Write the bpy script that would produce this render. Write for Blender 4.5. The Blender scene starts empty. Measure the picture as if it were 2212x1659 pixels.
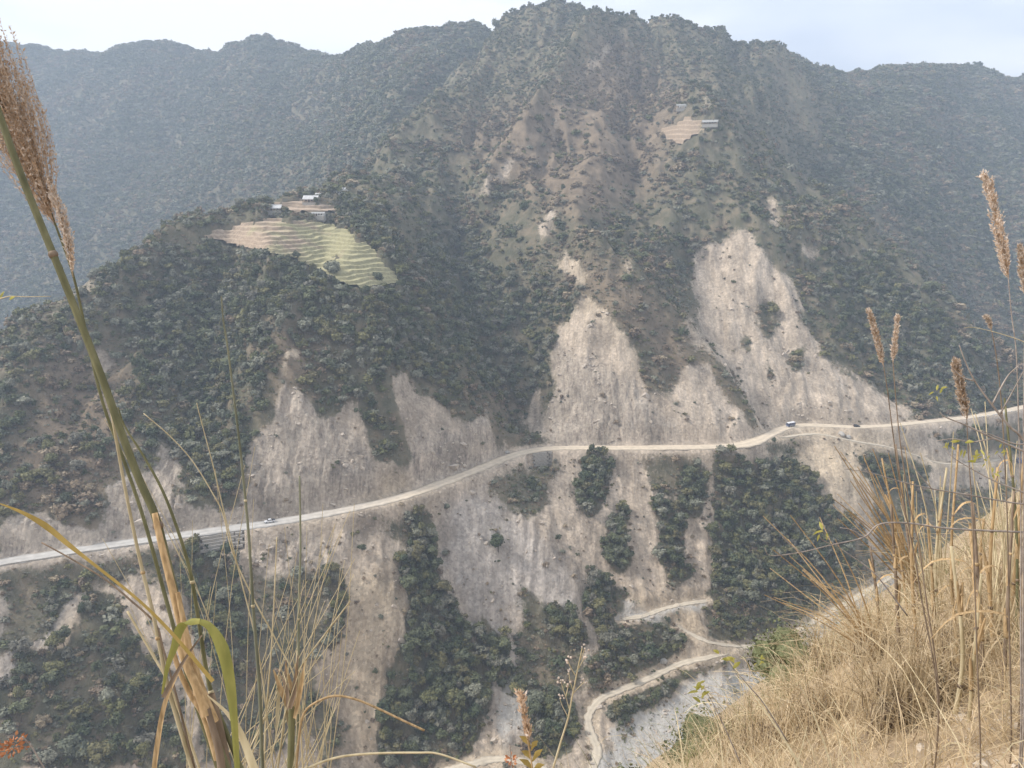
import bpy, math, random
import numpy as np

sc = bpy.context.scene
COL = sc.collection

# ---------------------------------------------------------------- camera, sky, sun, exposure
PITCH = math.radians(14.0)
FPX = 1703.0                      # focal length in pixels of a 2212 px wide frame
CP, SP = math.cos(PITCH), math.sin(PITCH)
cam_d = bpy.data.cameras.new("camera")
cam_d.sensor_width = 36.0
cam_d.lens = 36.0 * FPX / 2212.0
cam_d.clip_start = 0.05
cam_d.clip_end = 6000.0
cam = bpy.data.objects.new("camera", cam_d)
cam.location = (0, 0, 0)
cam.rotation_euler = (math.radians(90) - PITCH, 0, 0)
COL.objects.link(cam)
sc.camera = cam

SUN_EL, SUN_AZ = math.radians(44), math.radians(-88)     # azimuth from +Y towards +X
world = bpy.data.worlds.new("World")
sc.world = world
world.use_nodes = True
wn, wl = world.node_tree.nodes, world.node_tree.links
wn.clear()
wo = wn.new("ShaderNodeOutputWorld")
sky = wn.new("ShaderNodeTexSky")
sky.sky_type = 'NISHITA'
sky.sun_disc = False
sky.sun_elevation = SUN_EL
sky.sun_rotation = SUN_AZ
sky.dust_density = 3.0
bg1 = wn.new("ShaderNodeBackground"); bg1.inputs[1].default_value = 0.06
wl.new(sky.outputs[0], bg1.inputs[0])
tc = wn.new("ShaderNodeTexCoord")
mp = wn.new("ShaderNodeMapping"); mp.inputs['Scale'].default_value = (1.3, 1.3, 4.5)
mp.inputs['Location'].default_value = (0.35, 0.1, 0.2)
wl.new(tc.outputs['Generated'], mp.inputs[0])
nz = wn.new("ShaderNodeTexNoise"); nz.inputs['Scale'].default_value = 1.7
nz.inputs['Detail'].default_value = 6; nz.inputs['Roughness'].default_value = 0.5
nz.inputs['Distortion'].default_value = 0.25
wl.new(mp.outputs[0], nz.inputs['Vector'])
rp = wn.new("ShaderNodeValToRGB")
rp.color_ramp.elements[0].position = 0.36; rp.color_ramp.elements[0].color = (0.58, 0.63, 0.74, 1)
rp.color_ramp.elements[1].position = 0.60; rp.color_ramp.elements[1].color = (1.0, 0.99, 0.97, 1)
wl.new(nz.outputs['Fac'], rp.inputs[0])
bg2 = wn.new("ShaderNodeBackground"); bg2.inputs[1].default_value = 0.66
wl.new(rp.outputs[0], bg2.inputs[0])
mx = wn.new("ShaderNodeMixShader"); mx.inputs[0].default_value = 0.90
wl.new(bg1.outputs[0], mx.inputs[1]); wl.new(bg2.outputs[0], mx.inputs[2])
wl.new(mx.outputs[0], wo.inputs[0])

sun_d = bpy.data.lights.new("sun", 'SUN')
sun_d.energy = 2.1
sun_d.angle = math.radians(12)
sun_d.color = (1.0, 0.94, 0.86)
sun = bpy.data.objects.new("sun", sun_d)
sun.rotation_euler = (math.pi / 2 - SUN_EL, 0, math.pi - SUN_AZ)
COL.objects.link(sun)

sc.view_settings.view_transform = 'Standard'
sc.view_settings.look = 'None'
sc.view_settings.exposure = 1.28
sc.view_settings.gamma = 1.0
sc.view_settings.use_curve_mapping = False
sc.render.engine = 'CYCLES'
sc.cycles.use_denoising = True
sc.cycles.max_bounces = 4
sc.cycles.diffuse_bounces = 2
sc.cycles.transparent_max_bounces = 4
sc.cycles.volume_bounces = 0
sc.cycles.use_adaptive_sampling = True
sc.cycles.adaptive_threshold = 0.01

# ---------------------------------------------------------------- helpers
rng = np.random.default_rng(7)
random.seed(7)
_perm = np.random.default_rng(3).permutation(256)
_perm = np.concatenate([_perm, _perm, _perm])
_ang = np.random.default_rng(5).uniform(0, 2 * math.pi, 256)
_gx, _gy = np.cos(_ang), np.sin(_ang)

def pnoise(x, y, s=0):
    x = np.asarray(x, float) + s * 17.31; y = np.asarray(y, float) + s * 9.17
    xi = np.floor(x).astype(int); yi = np.floor(y).astype(int)
    xf = x - xi; yf = y - yi
    xi &= 255; yi &= 255
    u = xf * xf * xf * (xf * (xf * 6 - 15) + 10); v = yf * yf * yf * (yf * (yf * 6 - 15) + 10)
    def g(ix, iy, dx, dy):
        h = _perm[_perm[ix & 255] + (iy & 255)]
        return _gx[h] * dx + _gy[h] * dy
    a = g(xi, yi, xf, yf); b = g(xi + 1, yi, xf - 1, yf)
    c = g(xi, yi + 1, xf, yf - 1); d = g(xi + 1, yi + 1, xf - 1, yf - 1)
    return (a + u * (b - a) + v * ((c + u * (d - c)) - (a + u * (b - a)))) * 1.5

def fbm(x, y, o=4, s=0, g=0.5):
    t = 0.0; a = 1.0; f = 1.0
    for i in range(o):
        t = t + a * pnoise(x * f, y * f, s + i * 3); a *= g; f *= 2.03
    return t

def ridged(x, y, o=4, s=0, g=0.5):
    t = 0.0; a = 1.0; f = 1.0
    for i in range(o):
        t = t + a * (1 - 2.2 * np.abs(pnoise(x * f, y * f, s + i * 3))); a *= g; f *= 2.03
    return t

def sstep(a, b, x):
    t = np.clip((x - a) / (b - a), 0, 1)
    return t * t * (3 - 2 * t)

def ray(u, v):
    xr = (u - 1106.0) / FPX; yu = (829.5 - v) / FPX
    return np.array([xr, CP + yu * SP, -SP + yu * CP])

def at_y(u, v, y):                # the point of a sight line at forward distance y
    r = ray(u, v); return r * (y / r[1])

def at_z(u, v, z):                # ... at height z
    r = ray(u, v); return r * (z / r[2])

def at_d(u, v, d):                # ... at lens distance d
    return ray(u, v) * d

def project(x, y, z):
    f = y * CP - z * SP
    return 1106.0 + FPX * x / f, 829.5 - FPX * (y * SP + z * CP) / f

def catmull(P, n):
    P = np.asarray(P, float)
    if len(P) == 2:
        t = np.linspace(0, 1, n)[:, None]; return P[0] * (1 - t) + P[1] * t
    Q = np.vstack([2 * P[0] - P[1], P, 2 * P[-1] - P[-2]])
    out = []
    for s in np.linspace(0, len(P) - 1 - 1e-6, n):
        i = int(s); t = s - i
        a, b, c, d = Q[i], Q[i + 1], Q[i + 2], Q[i + 3]
        out.append(0.5 * ((2 * b) + (c - a) * t + (2 * a - 5 * b + 4 * c - d) * t * t + (3 * b - a - 3 * c + d) * t ** 3))
    return np.array(out)

def new_mesh(name, V, F, mat=None, smooth=False, mats=None, midx=None):
    me = bpy.data.meshes.new(name)
    V = np.asarray(V, np.float32)
    F = F if isinstance(F, np.ndarray) else F
    if isinstance(F, np.ndarray):
        n, k = F.shape
        me.vertices.add(len(V)); me.vertices.foreach_set('co', V.ravel())
        me.loops.add(n * k); me.loops.foreach_set('vertex_index', F.astype(np.int32).ravel())
        me.polygons.add(n); me.polygons.foreach_set('loop_start', np.arange(0, n * k, k, dtype=np.int32))
        me.update(calc_edges=True)
    else:
        me.from_pydata(V.tolist(), [], F); me.update()
    if smooth:
        me.polygons.foreach_set('use_smooth', np.ones(len(me.polygons), bool))
    if mats:
        for m in mats: me.materials.append(m)
        if midx is not None: me.polygons.foreach_set('material_index', np.asarray(midx, np.int32))
    elif mat: me.materials.append(mat)
    return me

def obj(name, me, parent=None, **props):
    o = bpy.data.objects.new(name, me); COL.objects.link(o)
    if parent is not None: o.parent = parent
    for k, v in props.items(): o[k] = v
    return o

def thing(name, label, cat, loc=(0, 0, 0), rz=0.0, group=None):
    o = bpy.data.objects.new(name, None); COL.objects.link(o)
    o.location = loc; o.rotation_euler = (0, 0, rz); o.empty_display_size = 0.2
    o['label'] = label; o['category'] = cat
    if group: o['group'] = group
    return o

def fattr(me, name, data):
    a = me.attributes.new(name, 'FLOAT', 'POINT'); a.data.foreach_set('value', np.asarray(data, np.float32).ravel())

class MB:                          # collects boxes, tubes and strips into one mesh
    def __init__(s): s.V = []; s.F = []; s.n = 0
    def add(s, V, F):
        s.V.append(np.asarray(V, float)); s.F += [tuple(i + s.n for i in f) for f in F]; s.n += len(V)
    def box(s, x0, x1, y0, y1, z0, z1, top=None):
        V = [(x, y, z) for z in (z0, z1) for y in (y0, y1) for x in (x0, x1)]
        if top:                    # (dx0,dx1,dy0,dy1): inset of the top
            V[4] = (x0 + top[0], y0 + top[2], z1); V[5] = (x1 - top[1], y0 + top[2], z1)
            V[6] = (x0 + top[0], y1 - top[3], z1); V[7] = (x1 - top[1], y1 - top[3], z1)
        s.add(V, [(0, 2, 3, 1), (4, 5, 7, 6), (0, 1, 5, 4), (2, 6, 7, 3), (0, 4, 6, 2), (1, 3, 7, 5)])
    def tube(s, P, R, k=6, cap=True):
        P = np.asarray(P, float); n = len(P)
        R = np.full(n, R) if np.isscalar(R) else np.asarray(R, float)
        T = np.gradient(P, axis=0); T /= np.linalg.norm(T, axis=1)[:, None] + 1e-12
        ref = np.array([0.31, 0.91, 0.27]);
        V = []
        for i in range(n):
            a = np.cross(T[i], ref); a /= np.linalg.norm(a) + 1e-12; b = np.cross(T[i], a)
            for j in range(k):
                t = 2 * math.pi * j / k
                V.append(P[i] + R[i] * (a * math.cos(t) + b * math.sin(t)))
        F = [(i * k + j, i * k + (j + 1) % k, (i + 1) * k + (j + 1) % k, (i + 1) * k + j) for i in range(n - 1) for j in range(k)]
        if cap: F += [tuple(range(k - 1, -1, -1)), tuple((n - 1) * k + j for j in range(k))]
        s.add(V, F)
    def ribbon(s, P, W, side, fold=0.25):          # a leaf blade with a keel along the middle
        P = np.asarray(P, float); n = len(P)
        T = np.gradient(P, axis=0); T /= np.linalg.norm(T, axis=1)[:, None] + 1e-12
        side = np.asarray(side, float)
        if side.ndim == 1: side = np.tile(side, (n, 1))
        V = []
        for i in range(n):
            a = side[i] - T[i] * side[i].dot(T[i]); a /= np.linalg.norm(a) + 1e-12
            b = np.cross(T[i], a)
            V += [P[i] - a * W[i] / 2, P[i] + b * W[i] * fold, P[i] + a * W[i] / 2]
        F = []
        for i in range(n - 1):
            q = 3 * i; F += [(q, q + 1, q + 4, q + 3), (q + 1, q + 2, q + 5, q + 4)]
        s.add(V, F)
    def mesh(s, name, mat, smooth=False): return new_mesh(name, np.vstack(s.V), s.F, mat, smooth)

# ---------------------------------------------------------------- materials
def mat_new(name):
    m = bpy.data.materials.new(name); m.use_nodes = True
    nt = m.node_tree; b = nt.nodes['Principled BSDF']
    return m, nt, nt.nodes, nt.links, b

def simple(name, col, rough=0.8, var=0.15, scale=6.0, metal=0.0, spec=0.3, coord='Object', bump=0.0):
    m, nt, N, L, b = mat_new(name)
    t = N.new('ShaderNodeTexCoord'); n = N.new('ShaderNodeTexNoise')
    n.inputs['Scale'].default_value = scale; n.inputs['Detail'].default_value = 5
    L.new(t.outputs[coord], n.inputs['Vector'])
    r = N.new('ShaderNodeValToRGB')
    c = np.array(col)
    r.color_ramp.elements[0].position = 0.3; r.color_ramp.elements[0].color = (*(c * (1 - var)), 1)
    r.color_ramp.elements[1].position = 0.7; r.color_ramp.elements[1].color = (*np.clip(c * (1 + var), 0, 1), 1)
    L.new(n.outputs['Fac'], r.inputs[0]); L.new(r.outputs[0], b.inputs['Base Color'])
    b.inputs['Roughness'].default_value = rough; b.inputs['Metallic'].default_value = metal
    b.inputs['Specular IOR Level'].default_value = spec
    if bump:
        bp = N.new('ShaderNodeBump'); bp.inputs['Strength'].default_value = bump; bp.inputs['Distance'].default_value = 0.05
        L.new(n.outputs['Fac'], bp.inputs['Height']); L.new(bp.outputs[0], b.inputs['Normal'])
    return m

def leafy(name, cols, rough=0.75, noise=0.25, trans=0.0):
    m, nt, N, L, b = mat_new(name)
    oi = N.new('ShaderNodeObjectInfo')
    r = N.new('ShaderNodeValToRGB'); e = r.color_ramp.elements
    e[0].position = 0; e[0].color = (*cols[0], 1); e[1].position = 1; e[1].color = (*cols[-1], 1)
    for i, c in enumerate(cols[1:-1]):
        el = e.new((i + 1) / (len(cols) - 1)); el.color = (*c, 1)
    L.new(oi.outputs['Random'], r.inputs[0])
    g = N.new('ShaderNodeNewGeometry')
    n = N.new('ShaderNodeTexNoise'); n.inputs['Scale'].default_value = 0.9; n.inputs['Detail'].default_value = 3
    L.new(g.outputs['Position'], n.inputs['Vector'])
    mr = N.new('ShaderNodeMapRange'); mr.inputs[1].default_value = 0.3; mr.inputs[2].default_value = 0.7
    mr.inputs[3].default_value = 1 - noise; mr.inputs[4].default_value = 1 + noise
    L.new(n.outputs['Fac'], mr.inputs[0])
    h = N.new('ShaderNodeHueSaturation'); L.new(r.outputs[0], h.inputs['Color']); L.new(mr.outputs[0], h.inputs['Value'])
    L.new(h.outputs[0], b.inputs['Base Color'])
    b.inputs['Roughness'].default_value = rough
    b.inputs['Specular IOR Level'].default_value = 0.25
    return m
# ---------------------------------------------------------------- terrain shape
ROAD_Z = -165.0
def road_y(v): return ROAD_Z / math.tan(-(PITCH + math.atan((v - 829.5) / FPX)))
ROAD_PX = [(-520, 1345), (-300, 1290), (-120, 1245), (0, 1215), (100, 1199), (200, 1183), (300, 1169), (400, 1155), (480, 1143), (580, 1130), (700, 1110),
           (780, 1094), (850, 1078), (900, 1063), (950, 1045), (1000, 1026), (1050, 1006), (1100, 986), (1140, 975), (1180, 969), (1240, 967),
           (1300, 967), (1380, 967), (1450, 966), (1530, 965), (1590, 962), (1630, 954), (1660, 940), (1695, 924), (1740, 918), (1800, 920),
           (1850, 922), (1900, 920), (1950, 916), (2050, 906), (2120, 897), (2180, 886), (2235, 874), (2330, 855), (2450, 838)]
road_pts = np.array([at_z(u, v, ROAD_Z) for u, v in ROAD_PX])
ROAD = catmull(road_pts, 420)

CM = [  # front mountain: pixel u, v and forward distance y
 (0,1100,345),(0,950,380),(0,850,406),(0,740,439),(-250,1150,318),(-250,900,385),(-250,800,420),
 (200,1080,359),(200,850,417),(200,700,462),(200,600,500),
 (420,1050,375),(420,850,430),(420,650,512),(420,505,583),
 (300,545,560),(560,470,640),(640,850,425),(640,700,472),(640,560,528),(640,480,589),(640,445,640),(660,430,672),(730,414,700),(735,400,725),
 (850,830,453),(850,700,497),(850,600,538),(850,560,559),(850,450,640),(840,390,740),(850,330,830),(870,290,890),(795,388,745),
 (1000,880,472),(1000,750,511),(1000,640,575),(990,520,680),(1010,420,775),(1060,330,860),(930,560,610),(920,450,700),
 (1140,900,508),(1100,800,545),(1040,700,572),(1040,900,470),
 (1250,850,520),(1250,700,565),(1260,600,604),(1230,500,653),(1190,450,690),(1130,330,800),(1050,420,745),(1230,230,900),(1320,80,1080),(1190,10,1180),
 (950,215,980),(1000,160,1040),(1060,78,1130),(1110,200,960),
 (1450,850,522),(1440,750,552),(1400,620,597),(1400,500,656),(1400,350,760),(1400,200,900),(1390,45,1090),(1340,62,1120),
 (1640,900,542),(1600,780,570),(1590,600,640),(1530,640,650),(1510,750,590),(1620,500,686),(1680,420,748),(1560,270,890),(1500,230,930),(1500,120,1030),
 (1600,85,1150),(1600,180,1050),(1510,62,1120),(1700,130,1200),(1700,280,960),
 (1800,430,792),(1900,530,752),(2000,610,718),(2100,720,672),(2190,840,632),(2300,930,590),
 (1720,640,642),(1800,750,605),(1900,850,582),(1800,600,682),(1950,750,616),(1750,500,722),(2050,850,594),(1700,380,790),(1640,310,860),
 # below the road
 (0,1450,290),(300,1450,302),(300,1650,274),(-250,1450,270),(850,1650,311),(850,1400,341),(600,1650,292),(600,1400,326),(1050,1400,369),(1050,1650,317),
 (1200,1600,327),(1300,1580,336),(1480,1520,361),(1600,1450,386),(1750,1330,427),(1870,1280,451),(1350,1330,401),(1550,1400,389),(1400,1450,375),
 (1290,1540,348),(1700,1150,470),(1300,1150,440),(1300,1300,410),(1850,1050,496),(2000,1050,512),(2150,1050,542),(2000,1200,482),(2200,1000,600),
 (1500,1150,455),(1150,1150,420),(700,1250,352),(1000,1200,398),(2300,1150,530),
]
WM = [  # the same surface where it is hidden: world x, y, z
 (-290,560,-150),(-270,640,-150),(-270,680,-140),(-230,740,-110),(-220,800,-90),(-190,900,-40),(-160,1000,0),(-120,1090,70),(-60,1260,150),
 (60,1340,180),(180,1240,150),(330,1330,110),(420,1300,60),(340,930,-70),(400,880,-130),(440,820,-170),(470,770,-190),(500,720,-210),
 (-350,480,-170),(-420,480,-190),
 (0,270,-266),(100,280,-270),(180,310,-268),(250,350,-264),(320,390,-262),(-100,235,-262),(-200,190,-255),(420,430,-262),
 (0,170,-272),(200,170,-275),(400,280,-272),(-150,100,-268),(420,500,-240),
]
CL = [(-200,110,1400),(0,108,1400),(100,109,1400),(200,113,1400),(300,104,1400),(400,106,1400),(470,102,1390),(540,98,1380),(600,117,1390),(650,132,1400),(720,130,1390),
 (800,112,1330),(865,87,1280),(905,112,1270),(960,92,1300),(1000,66,1300),(1060,74,1330),
 (0,730,850),(0,600,930),(0,500,1000),(0,300,1190),(200,500,960),(200,350,1120),(400,480,920),(400,300,1150),(550,380,1000),(650,250,1180),(700,380,940),(700,250,1150),
 (850,250,1050),(850,180,1140),(-300,500,980),(-300,300,1180),(930,150,1180),(780,340,960)]
WL = [(-500,1600,150),(-200,1600,130),(0,1560,120),(-900,1500,200),(-350,760,-170),(-250,800,-110),(-500,720,-190),(-150,950,-40),(0,1150,0),(200,1300,-50),(400,1300,-200),(-700,800,-150)]
CR = [(1600,110,1340),(1700,128,1340),(1760,140,1350),(1810,157,1350),(1860,152,1350),(1900,153,1350),(2000,152,1350),(2060,160,1350),(2100,168,1350),(2212,172,1360),(2350,190,1370),
 (2190,800,730),(2200,600,870),(2200,400,1030),(2200,280,1180),(2000,500,900),(2000,400,1000),(1900,350,1010),(1800,300,1060),(2000,300,1090),(1750,250,1100),(2100,700,790),(2350,700,800),(2350,400,1020),
 (1850,230,1180),(2050,220,1200),(1900,450,900)]
WR = [(600,1600,120),(900,1600,120),(400,1550,90),(440,760,-185),(300,900,-90),(250,1080,0),(480,680,-215),(150,1200,20),(0,1250,-50),(-200,1250,-200),(700,740,-190)]

def tps_fit(P, lam=0.02):
    P = np.asarray(P, float); S = P[:, :2] / 200.0; n = len(P)
    d2 = ((S[:, None] - S[None]) ** 2).sum(-1)
    K = 0.5 * d2 * np.log(d2 + 1e-9)
    A = np.zeros((n + 3, n + 3)); A[:n, :n] = K + lam * np.eye(n); A[:n, n] = 1; A[:n, n + 1:] = S; A[n, :n] = 1; A[n + 1:, :n] = S.T
    w = np.linalg.solve(A, np.concatenate([P[:, 2], [0, 0, 0]]))
    def f(x, y):
        x = np.asarray(x) / 200.0; y = np.asarray(y) / 200.0
        sh = x.shape; x = x.ravel(); y = y.ravel(); out = np.empty(len(x))
        for i in range(0, len(x), 40000):
            a, b = x[i:i + 40000], y[i:i + 40000]
            q = (a[:, None] - S[:, 0]) ** 2 + (b[:, None] - S[:, 1]) ** 2
            out[i:i + 40000] = (0.5 * q * np.log(q + 1e-9)) @ w[:n] + w[n] + w[n + 1] * a + w[n + 2] * b
        return out.reshape(sh)
    return f

rd = [tuple(p) for p in road_pts[1::2]]
fM = tps_fit([tuple(at_y(*c)) for c in CM] + WM + rd, 0.01)
fl_ = lambda u: 1 + .32 * min(max((900 - u) / 500, 0), 1)          # the side mountains stand farther off towards the edges
fr_ = lambda u: 1 + .18 * min(max((u - 1850) / 300, 0), 1)
fL = tps_fit([tuple(at_y(u, v, y * fl_(u))) for u, v, y in CL] + [tuple((1.32 if w[0] < -240 else 1.0) * np.array(w)) for w in WL], 0.01)
fR = tps_fit([tuple(at_y(u, v, y * fr_(u))) for u, v, y in CR] + WR, 0.01)

NA, NY = 1001, 740
AA = np.linspace(-0.95, 0.95, NA)
Y0, Y1 = 165.0, 2750.0
YY = Y0 * (Y1 / Y0) ** np.linspace(0, 1, NY)
GX = AA[None, :] * YY[:, None]; GY = np.repeat(YY[:, None], NA, 1)

# coarse evaluation of the smooth surfaces, then bilinear refinement in the same grid
def fan_eval(f):
    ia = np.linspace(0, NA - 1, 334).astype(int); iy = np.linspace(0, NY - 1, 321).astype(int)
    z = f(GX[np.ix_(iy, ia)], GY[np.ix_(iy, ia)])
    z = np.array([np.interp(np.arange(NA), ia, r) for r in z])
    return np.array([np.interp(np.arange(NY), iy, c) for c in z.T]).T

ZM0, ZL0, ZR0 = fan_eval(fM), fan_eval(fL), fan_eval(fR)

# distance to the road, and the level of the road next to each vertex
def dist_poly(X, Y, P):
    D = np.full(X.shape, 1e9);
    for i in range(len(P) - 1):
        a, b = P[i, :2], P[i + 1, :2]; ab = b - a; L2 = ab.dot(ab) + 1e-9
        t = np.clip(((X - a[0]) * ab[0] + (Y - a[1]) * ab[1]) / L2, 0, 1)
        D = np.minimum(D, np.hypot(X - a[0] - t * ab[0], Y - a[1] - t * ab[1]))
    return D
DR = np.full(GX.shape, 1e9)
near = (GY > 240) & (GY < 680)
DR[near] = dist_poly(GX[near], GY[near], ROAD[::5])
# which side of the road (positive: uphill)
ang = ROAD[:, 0] / ROAD[:, 1]
yroad_at = np.interp(AA, ang, ROAD[:, 1])
UP = GY - yroad_at[None, :]

warp = 14 * fbm(GX / 90, GY / 90, 3, 50)
gull = ridged((GX + warp) / 58, GY / 210 + warp / 200, 3, 11) - 0.4
fine = fbm(GX / 17, GY / 22, 4, 21)
rough_amp = sstep(0, 70, np.abs(UP)) * (0.35 + 0.65 * sstep(0, 150, UP))
ZM = ZM0 + rough_amp * (10.5 * gull + 2.2 * fine) + sstep(80, 250, UP) * 7 * fbm(GX / 120, GY / 120, 3, 31)
warp2 = 30 * fbm(GX / 160, GY / 160, 3, 70)
ZL = ZL0 + 15 * (ridged((GX * 0.85 + GY * 0.35 + warp2) / 210, (GY * 0.8 - GX * .3) / 650, 4, 41) - 0.5) + 5 * fbm(GX / 40, GY / 40, 3, 44)
ZR = ZR0 + 13 * (ridged((GX * 0.9 - GY * 0.3 + warp2) / 210, (GY * .85 + GX * .3) / 600, 4, 81) - 0.5) + 5 * fbm(GX / 40, GY / 40, 3, 84)

# named ridges and gullies of the front mountain
def hit0(u, v):
    r = ray(u, v); y = np.geomspace(Y0 + 1, 1500, 700); k = np.argmax(r[2] / r[1] * y <= fM(r[0] / r[1] * y, y)); return (r[0] / r[1] * y[k], y[k], 0)
RELIEF = [([(1310,95),(1240,170),(1195,245),(1150,312),(1090,382),(1040,435)], 38, 28), ([(1020,440),(990,520),(1005,600),(1060,730),(1110,830),(1138,900)], -30, 27),
          ([(1235,470),(1262,560),(1290,640),(1330,720)], 12, 20), ([(1300,560),(1380,640),(1480,745),(1560,835),(1625,910)], 10, 13), ([(1490,560),(1507,660),(1562,765),(1636,895)], -10, 13),
          ([(1640,540),(1735,650),(1810,770)], 6, 12), ([(1480,250),(1560,330),(1640,420),(1700,520)], 26, 34), ([(1400,160),(1390,260),(1360,380),(1330,480)], -26, 30),
          ([(960,230),(900,300),(840,360)], 20, 26), ([(745,640),(830,780),(850,880)], 7, 16), ([(560,560),(600,700),(620,820)], 11, 18), ([(470,560),(440,700),(420,900)], -12, 20), ([(330,600),(300,750),(310,950)], 7, 20)]
for px_, amp_, w_ in RELIEF:
    P_ = np.array([hit0(u, v) for u, v in px_])
    bx_ = (GX > P_[:, 0].min() - 3 * w_) & (GX < P_[:, 0].max() + 3 * w_) & (GY > P_[:, 1].min() - 3 * w_) & (GY < P_[:, 1].max() + 3 * w_)
    d_ = dist_poly(GX[bx_], GY[bx_], catmull(P_, 24)); ZM[bx_] += amp_ * np.exp(-(np.abs(d_) / w_) ** 1.4) * sstep(4, 40, UP[bx_])
Z = np.maximum(np.maximum(ZM, ZL), ZR)
WHICH = np.argmax(np.stack([ZM, ZL, ZR]), 0)

# the river plain
Z = np.maximum(Z, -268 + 1.2 * fbm(GX / 25, GY / 25, 3, 91))

def carve(Z, D, zt, half, fall, amount=1.0):
    w = 1 - sstep(half, half + fall, D)
    return Z * (1 - w * amount) + zt * w * amount
Z = carve(Z, DR, ROAD_Z - 0.25, 4.6, 7.0)
# cuts where retaining walls stand: the ground starts at the foot of the wall
for u0_, u1_, hgt_, out_ in ((1138, 1196, 10.6, 6), (425, 532, 7.2, 10), (1936, 1966, 4.5, 6)):
    pr_ = project(ROAD[:, 0], ROAD[:, 1], ROAD[:, 2])[0]; S_ = ROAD[(pr_ > u0_) & (pr_ < u1_)]
    D_ = np.full(GX.shape, 1e9); bx_ = (np.abs(GX - S_[:, 0].mean()) < 60) & (np.abs(GY - S_[:, 1].mean()) < 60)
    D_[bx_] = dist_poly(GX[bx_], GY[bx_], S_)
    w_ = sstep(4.3, 5.2, D_) * (1 - sstep(out_, out_ + 10, D_)) * (UP < 0) * (GX / GY > S_[0, 0] / S_[0, 1]) * (GX / GY < S_[-1, 0] / S_[-1, 1])
    Z = np.where(w_ > 0, Z * (1 - w_) + np.minimum(Z, ROAD_Z - hgt_ - .25 * np.clip(D_ - 5, 0, 20)) * w_, Z)
# ---------------------------------------------------------------- what grows where (a map of the slopes as they are seen)
MW, MH, MS = 1106 + 200, 830 + 60, 2.0      # half-size map with a margin of 100 / 30 cells
def raster(poly):
    P = np.asarray(poly, float) / MS + np.array([100, 30])
    m = np.zeros((MH, MW), bool)
    x0, x1 = int(max(0, P[:, 0].min() - 1)), int(min(MW, P[:, 0].max() + 2))
    y0, y1 = int(max(0, P[:, 1].min() - 1)), int(min(MH, P[:, 1].max() + 2))
    if x1 <= x0 or y1 <= y0: return m
    yy, xx = np.mgrid[y0:y1, x0:x1] + 0.5
    ins = np.zeros(xx.shape, bool)
    for i in range(len(P)):
        ax, ay = P[i]; bx, by = P[i - 1]
        c = (ay > yy) != (by > yy)
        ins ^= c & (xx < (bx - ax) * (yy - ay) / (by - ay + 1e-12) + ax)
    m[y0:y1, x0:x1] = ins
    return m
def blur(m, r):
    m = m.astype(float)
    for ax in (0, 1):
        for _ in range(2):
            c = np.cumsum(np.concatenate([np.repeat(m.take([0], ax), r + 1, ax), m, np.repeat(m.take([-1], ax), r, ax)], ax), ax)
            n = m.shape[ax]
            m = (c.take(range(2 * r + 1, 2 * r + 1 + n), ax) - c.take(range(0, n), ax)) / (2 * r + 1)
    return m
def layer(polys, r=3):
    m = np.zeros((MH, MW), bool)
    for p in polys: m |= raster(p)
    return blur(m, r)

BARE_POLY = [
 [(525,1118),(530,1050),(545,985),(560,930),(590,860),(612,838),(650,838),(668,880),(690,905),(722,905),(742,875),(780,888),(800,945),(815,985),(850,1005),(880,1010),(892,985),(872,900),(858,860),(848,820),(862,790),(885,815),(905,840),(940,858),(985,910),(1022,922),(1035,882),(1055,900),(1072,945),(1090,975),(1092,995),(1000,1035),(900,1070),(800,1098),(700,1118)],
 [(1185,965),(1180,930),(1198,850),(1190,770),(1205,710),(1240,665),(1255,625),(1290,650),(1340,700),(1372,760),(1400,830),(1432,860),(1462,810),(1490,785),(1525,785),(1562,830),(1600,880),(1632,925),(1645,955),(1500,968),(1300,968)],
 [(1492,560),(1520,532),(1560,525),(1602,487),(1622,500),(1642,540),(1702,600),(1728,640),(1728,690),(1742,705),(1790,780),(1850,812),(1905,850),(1965,882),(1990,905),(1900,922),(1720,920),(1660,945),(1640,930),(1600,860),(1545,770),(1512,700),(1502,620)],
 [(1470,660),(1490,690),(1530,755),(1520,770),(1478,700)],
 [(1180,450),(1205,455),(1188,500),(1160,530),(1165,490)], [(1205,545),(1235,555),(1275,600),(1250,620),(1210,580)],
 [(1345,560),(1365,575),(1362,600),(1345,585)],[(1460,730),(1480,760),(1470,770),(1455,745)],
 [(640,735),(655,760),(635,800),(605,840),(600,830),(620,790)], [(215,765),(255,760),(240,795),(210,830),(190,830)],
 [(190,600),(215,590),(200,612),(110,690),(70,715),(90,690)],
 [(1145,850),(1165,840),(1175,905),(1180,940),(1140,935),(1130,910)],
 [(230,1165),(228,1060),(262,1020),(330,1000),(372,960),(392,985),(386,1060),(405,1105),(520,1092),(545,1128),(400,1158)],
 [(0,1215),(0,1140),(60,1092),(95,1095),(110,1140),(232,1140),(240,1180)],
 # faint old scars on the upper faces
 [(1318,85),(1335,110),(1290,150),(1245,190),(1215,260),(1200,310),(1185,315),(1195,260),(1230,190),(1270,130)],
 [(1515,190),(1535,195),(1540,240),(1520,250)],[(1570,210),(1580,215),(1560,255),(1552,250)],
 [(925,235),(935,240),(870,285),(800,345),(790,340),(860,275)],
 [(1130,300),(1140,310),(1080,390),(1030,440),(1025,430)],
 [(1730,530),(1775,535),(1765,560),(1725,555)],[(1650,410),(1675,430),(1690,500),(1665,480)],
 [(2150,600),(2212,560),(2212,680),(2160,690)],
]
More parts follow.
